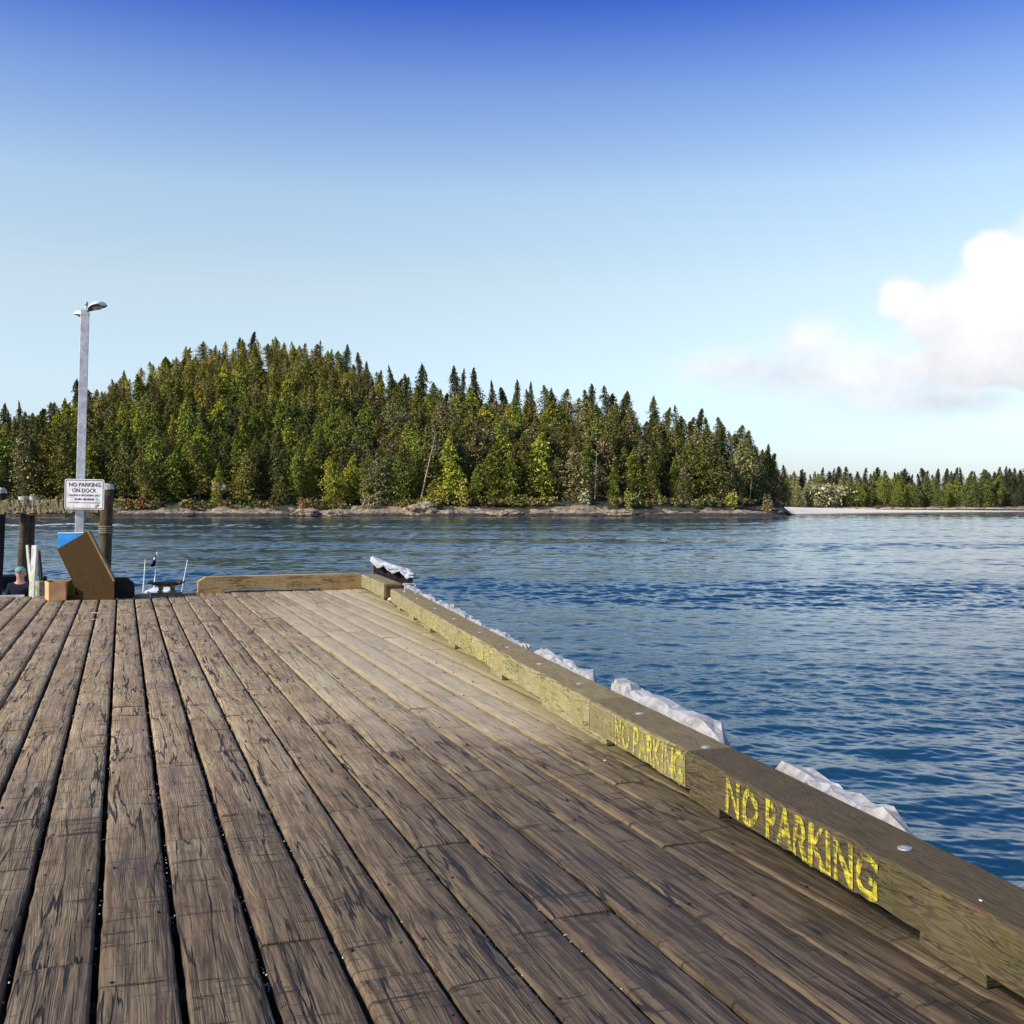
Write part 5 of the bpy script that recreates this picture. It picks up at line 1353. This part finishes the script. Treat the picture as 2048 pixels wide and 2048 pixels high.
# dark boat cut by the left edge
dk = onz(-40, 1176, WATER); db = thing('dark_boat', (dk.x, dk.y, WATER), 'black-hulled open boat lying on the water behind the person at the left edge', 'boat', rz=-TH)
V, Fc = hull_mesh(5.2, 1.9, .62); link_mesh('hull', V, Fc, 'boat_dark', db, smooth=True)
bm = bmesh.new(); box(bm, (-2.3, 0, .7), (.3, .35, .5), bevel=.05); bm_obj('outboard_motor', bm, 'rubber_black', db, uv=False)
for sx in (-1, .5):
    bm = bmesh.new(); box(bm, (sx, 0, .5), (.3, 1.5, .05)); bm_obj('bench', bm, 'joist_wood', db)

# ------------------------------------------------------------------ person
def skin_obj(name, joints, mat, parent, sub=2):
    """joints: list of (pos, radius(x,y), parent index)"""
    me = bpy.data.meshes.new(name); me.from_pydata([j[0] for j in joints], [(j[2], i) for i, j in enumerate(joints) if j[2] is not None], [])
    me.materials.append(MATS[mat]); o = bpy.data.objects.new(name, me); C.objects.link(o); o.parent = parent
    me.skin_vertices.new() if hasattr(me.skin_vertices, 'new') and False else None
    md = o.modifiers.new('skin', 'SKIN'); md.use_smooth_shade = True
    for i, j in enumerate(joints):
        sv = me.skin_vertices[0].data[i]; r_ = j[1]; sv.radius = (r_, r_) if not isinstance(r_, tuple) else r_; sv.use_root = (i == 0)
    s_ = o.modifiers.new('sub', 'SUBSURF'); s_.levels = sub; s_.render_levels = sub
    return o
PZ = -1.37; pp = at(41, 1160, 21.0)
per = thing('person', (pp.x, pp.y, PZ), 'person in a teal knit cap and navy top, seen from the chest up beyond the deck edge', 'person', rz=-TH + R(6))
per['label'] = 'person in a teal cap and navy top, chest-high behind the deck edge'
body = [((0, 0, .92), (.15, .11), None), ((0, 0, 1.10), (.14, .10), 0), ((0, 0, 1.30), (.165, .11), 1), ((0, .0, 1.42), (.11, .08), 2), ((0, -.01, 1.49), .055, 3), ((0, -.02, 1.57), (.072, .08), 4), ((0, -.02, 1.66), (.078, .095), 5), ((0, -.01, 1.72), (.05, .06), 6),
        ((-.17, 0, 1.40), .065, 3), ((-.23, .0, 1.18), .048, 8), ((-.25, -.06, .95), .036, 9), ((-.25, -.10, .87), (.042, .02), 10),
        ((.17, 0, 1.40), .065, 3), ((.23, .0, 1.18), .048, 12), ((.25, -.06, .95), .036, 13), ((.25, -.10, .87), (.042, .02), 14),
        ((-.09, 0, .80), .095, 0), ((-.10, -.01, .48), .062, 16), ((-.10, .02, .09), .042, 17), ((-.10, -.12, .035), (.042, .03), 18),
        ((.09, 0, .80), .095, 0), ((.10, -.01, .48), .062, 20), ((.10, .02, .09), .042, 21), ((.10, -.12, .035), (.042, .03), 22)]
for (hi, sx) in ((11, -1), (15, 1)):
    hx, hy, hz = body[hi][0]
    for k, (dx, ln) in enumerate([(-.026, .062), (-.009, .075), (.009, .070), (.026, .055)]):
        body.append(((hx + dx, hy - .01, hz - .045), .009, hi)); i = len(body) - 1
        body.append(((hx + dx, hy - .022, hz - .045 - ln * .5), .008, i)); body.append(((hx + dx, hy - .012, hz - .045 - ln), .0065, i + 1))
    body.append(((hx - sx * .035, hy - .03, hz + .0), .011, hi)); body.append(((hx - sx * .045, hy - .045, hz - .045), .009, len(body) - 1))
skin_obj('body', body, 'skin', per)
shirt = [((0, 0, .90), (.165, .125), None), ((0, 0, 1.10), (.16, .118), 0), ((0, 0, 1.30), (.20, .155), 1), ((0, .0, 1.415), (.16, .13), 2), ((0, .0, 1.475), (.088, .088), 3),
         ((-.18, 0, 1.395), .082, 3), ((-.24, .0, 1.18), .064, 5), ((-.257, -.05, .985), .047, 6), ((.18, 0, 1.395), .082, 3), ((.24, .0, 1.18), .064, 8), ((.257, -.05, .985), .047, 9)]
skin_obj('jersey', shirt, 'shirt_navy', per)
tr = [((0, 0, .90), (.16, .12), None), ((-.09, 0, .80), .11, 0), ((-.10, -.01, .48), .078, 1), ((-.10, .02, .10), .06, 2), ((.09, 0, .80), .11, 0), ((.10, -.01, .48), .078, 4), ((.10, .02, .10), .06, 5)]
skin_obj('trousers', tr, 'trousers', per)
bm = bmesh.new(); bmesh.ops.create_uvsphere(bm, u_segments=22, v_segments=14, radius=1, matrix=Matrix.Translation((0, -.012, 1.685)) @ Matrix.Diagonal((.098, .112, .085, 1)))
bmesh.ops.bisect_plane(bm, geom=bm.verts[:] + bm.edges[:] + bm.faces[:], plane_co=(0, 0, 1.69), plane_no=(0, .25, -1), clear_outer=True); bm_obj('cap', bm, 'cap_teal', per, True, uv=False)
bm = bmesh.new(); bmesh.ops.create_uvsphere(bm, u_segments=20, v_segments=12, radius=1, matrix=Matrix.Translation((0, .015, 1.63)) @ Matrix.Diagonal((.093, .092, .09, 1))); wobble(bm, .012, 20, 1); bm_obj('hair', bm, 'hair', per, True, uv=False)
bm = bmesh.new(); tube(bm, (0, -.10, 1.645), (0, -.128, 1.605), .008, .016, 8); box(bm, (0, -.102, 1.572), (.045, .012, .010)); bm_obj('nose', bm, 'skin', per, uv=False)
for s in (-1, 1):
    bm = bmesh.new(); bmesh.ops.create_uvsphere(bm, u_segments=10, v_segments=8, radius=.010, matrix=Matrix.Translation((s * .032, -.104, 1.648))); bm_obj('eye', bm, 'eye_dark', per, uv=False)
    bm = bmesh.new(); bmesh.ops.create_uvsphere(bm, u_segments=10, v_segments=8, radius=1, matrix=Matrix.Translation((s * .092, -.005, 1.62)) @ Matrix.Diagonal((.012, .02, .032, 1))); bm_obj('ear', bm, 'skin', per, uv=False)
print('trees', len(TREES), 'single', len(single), 'rest', len(rest))
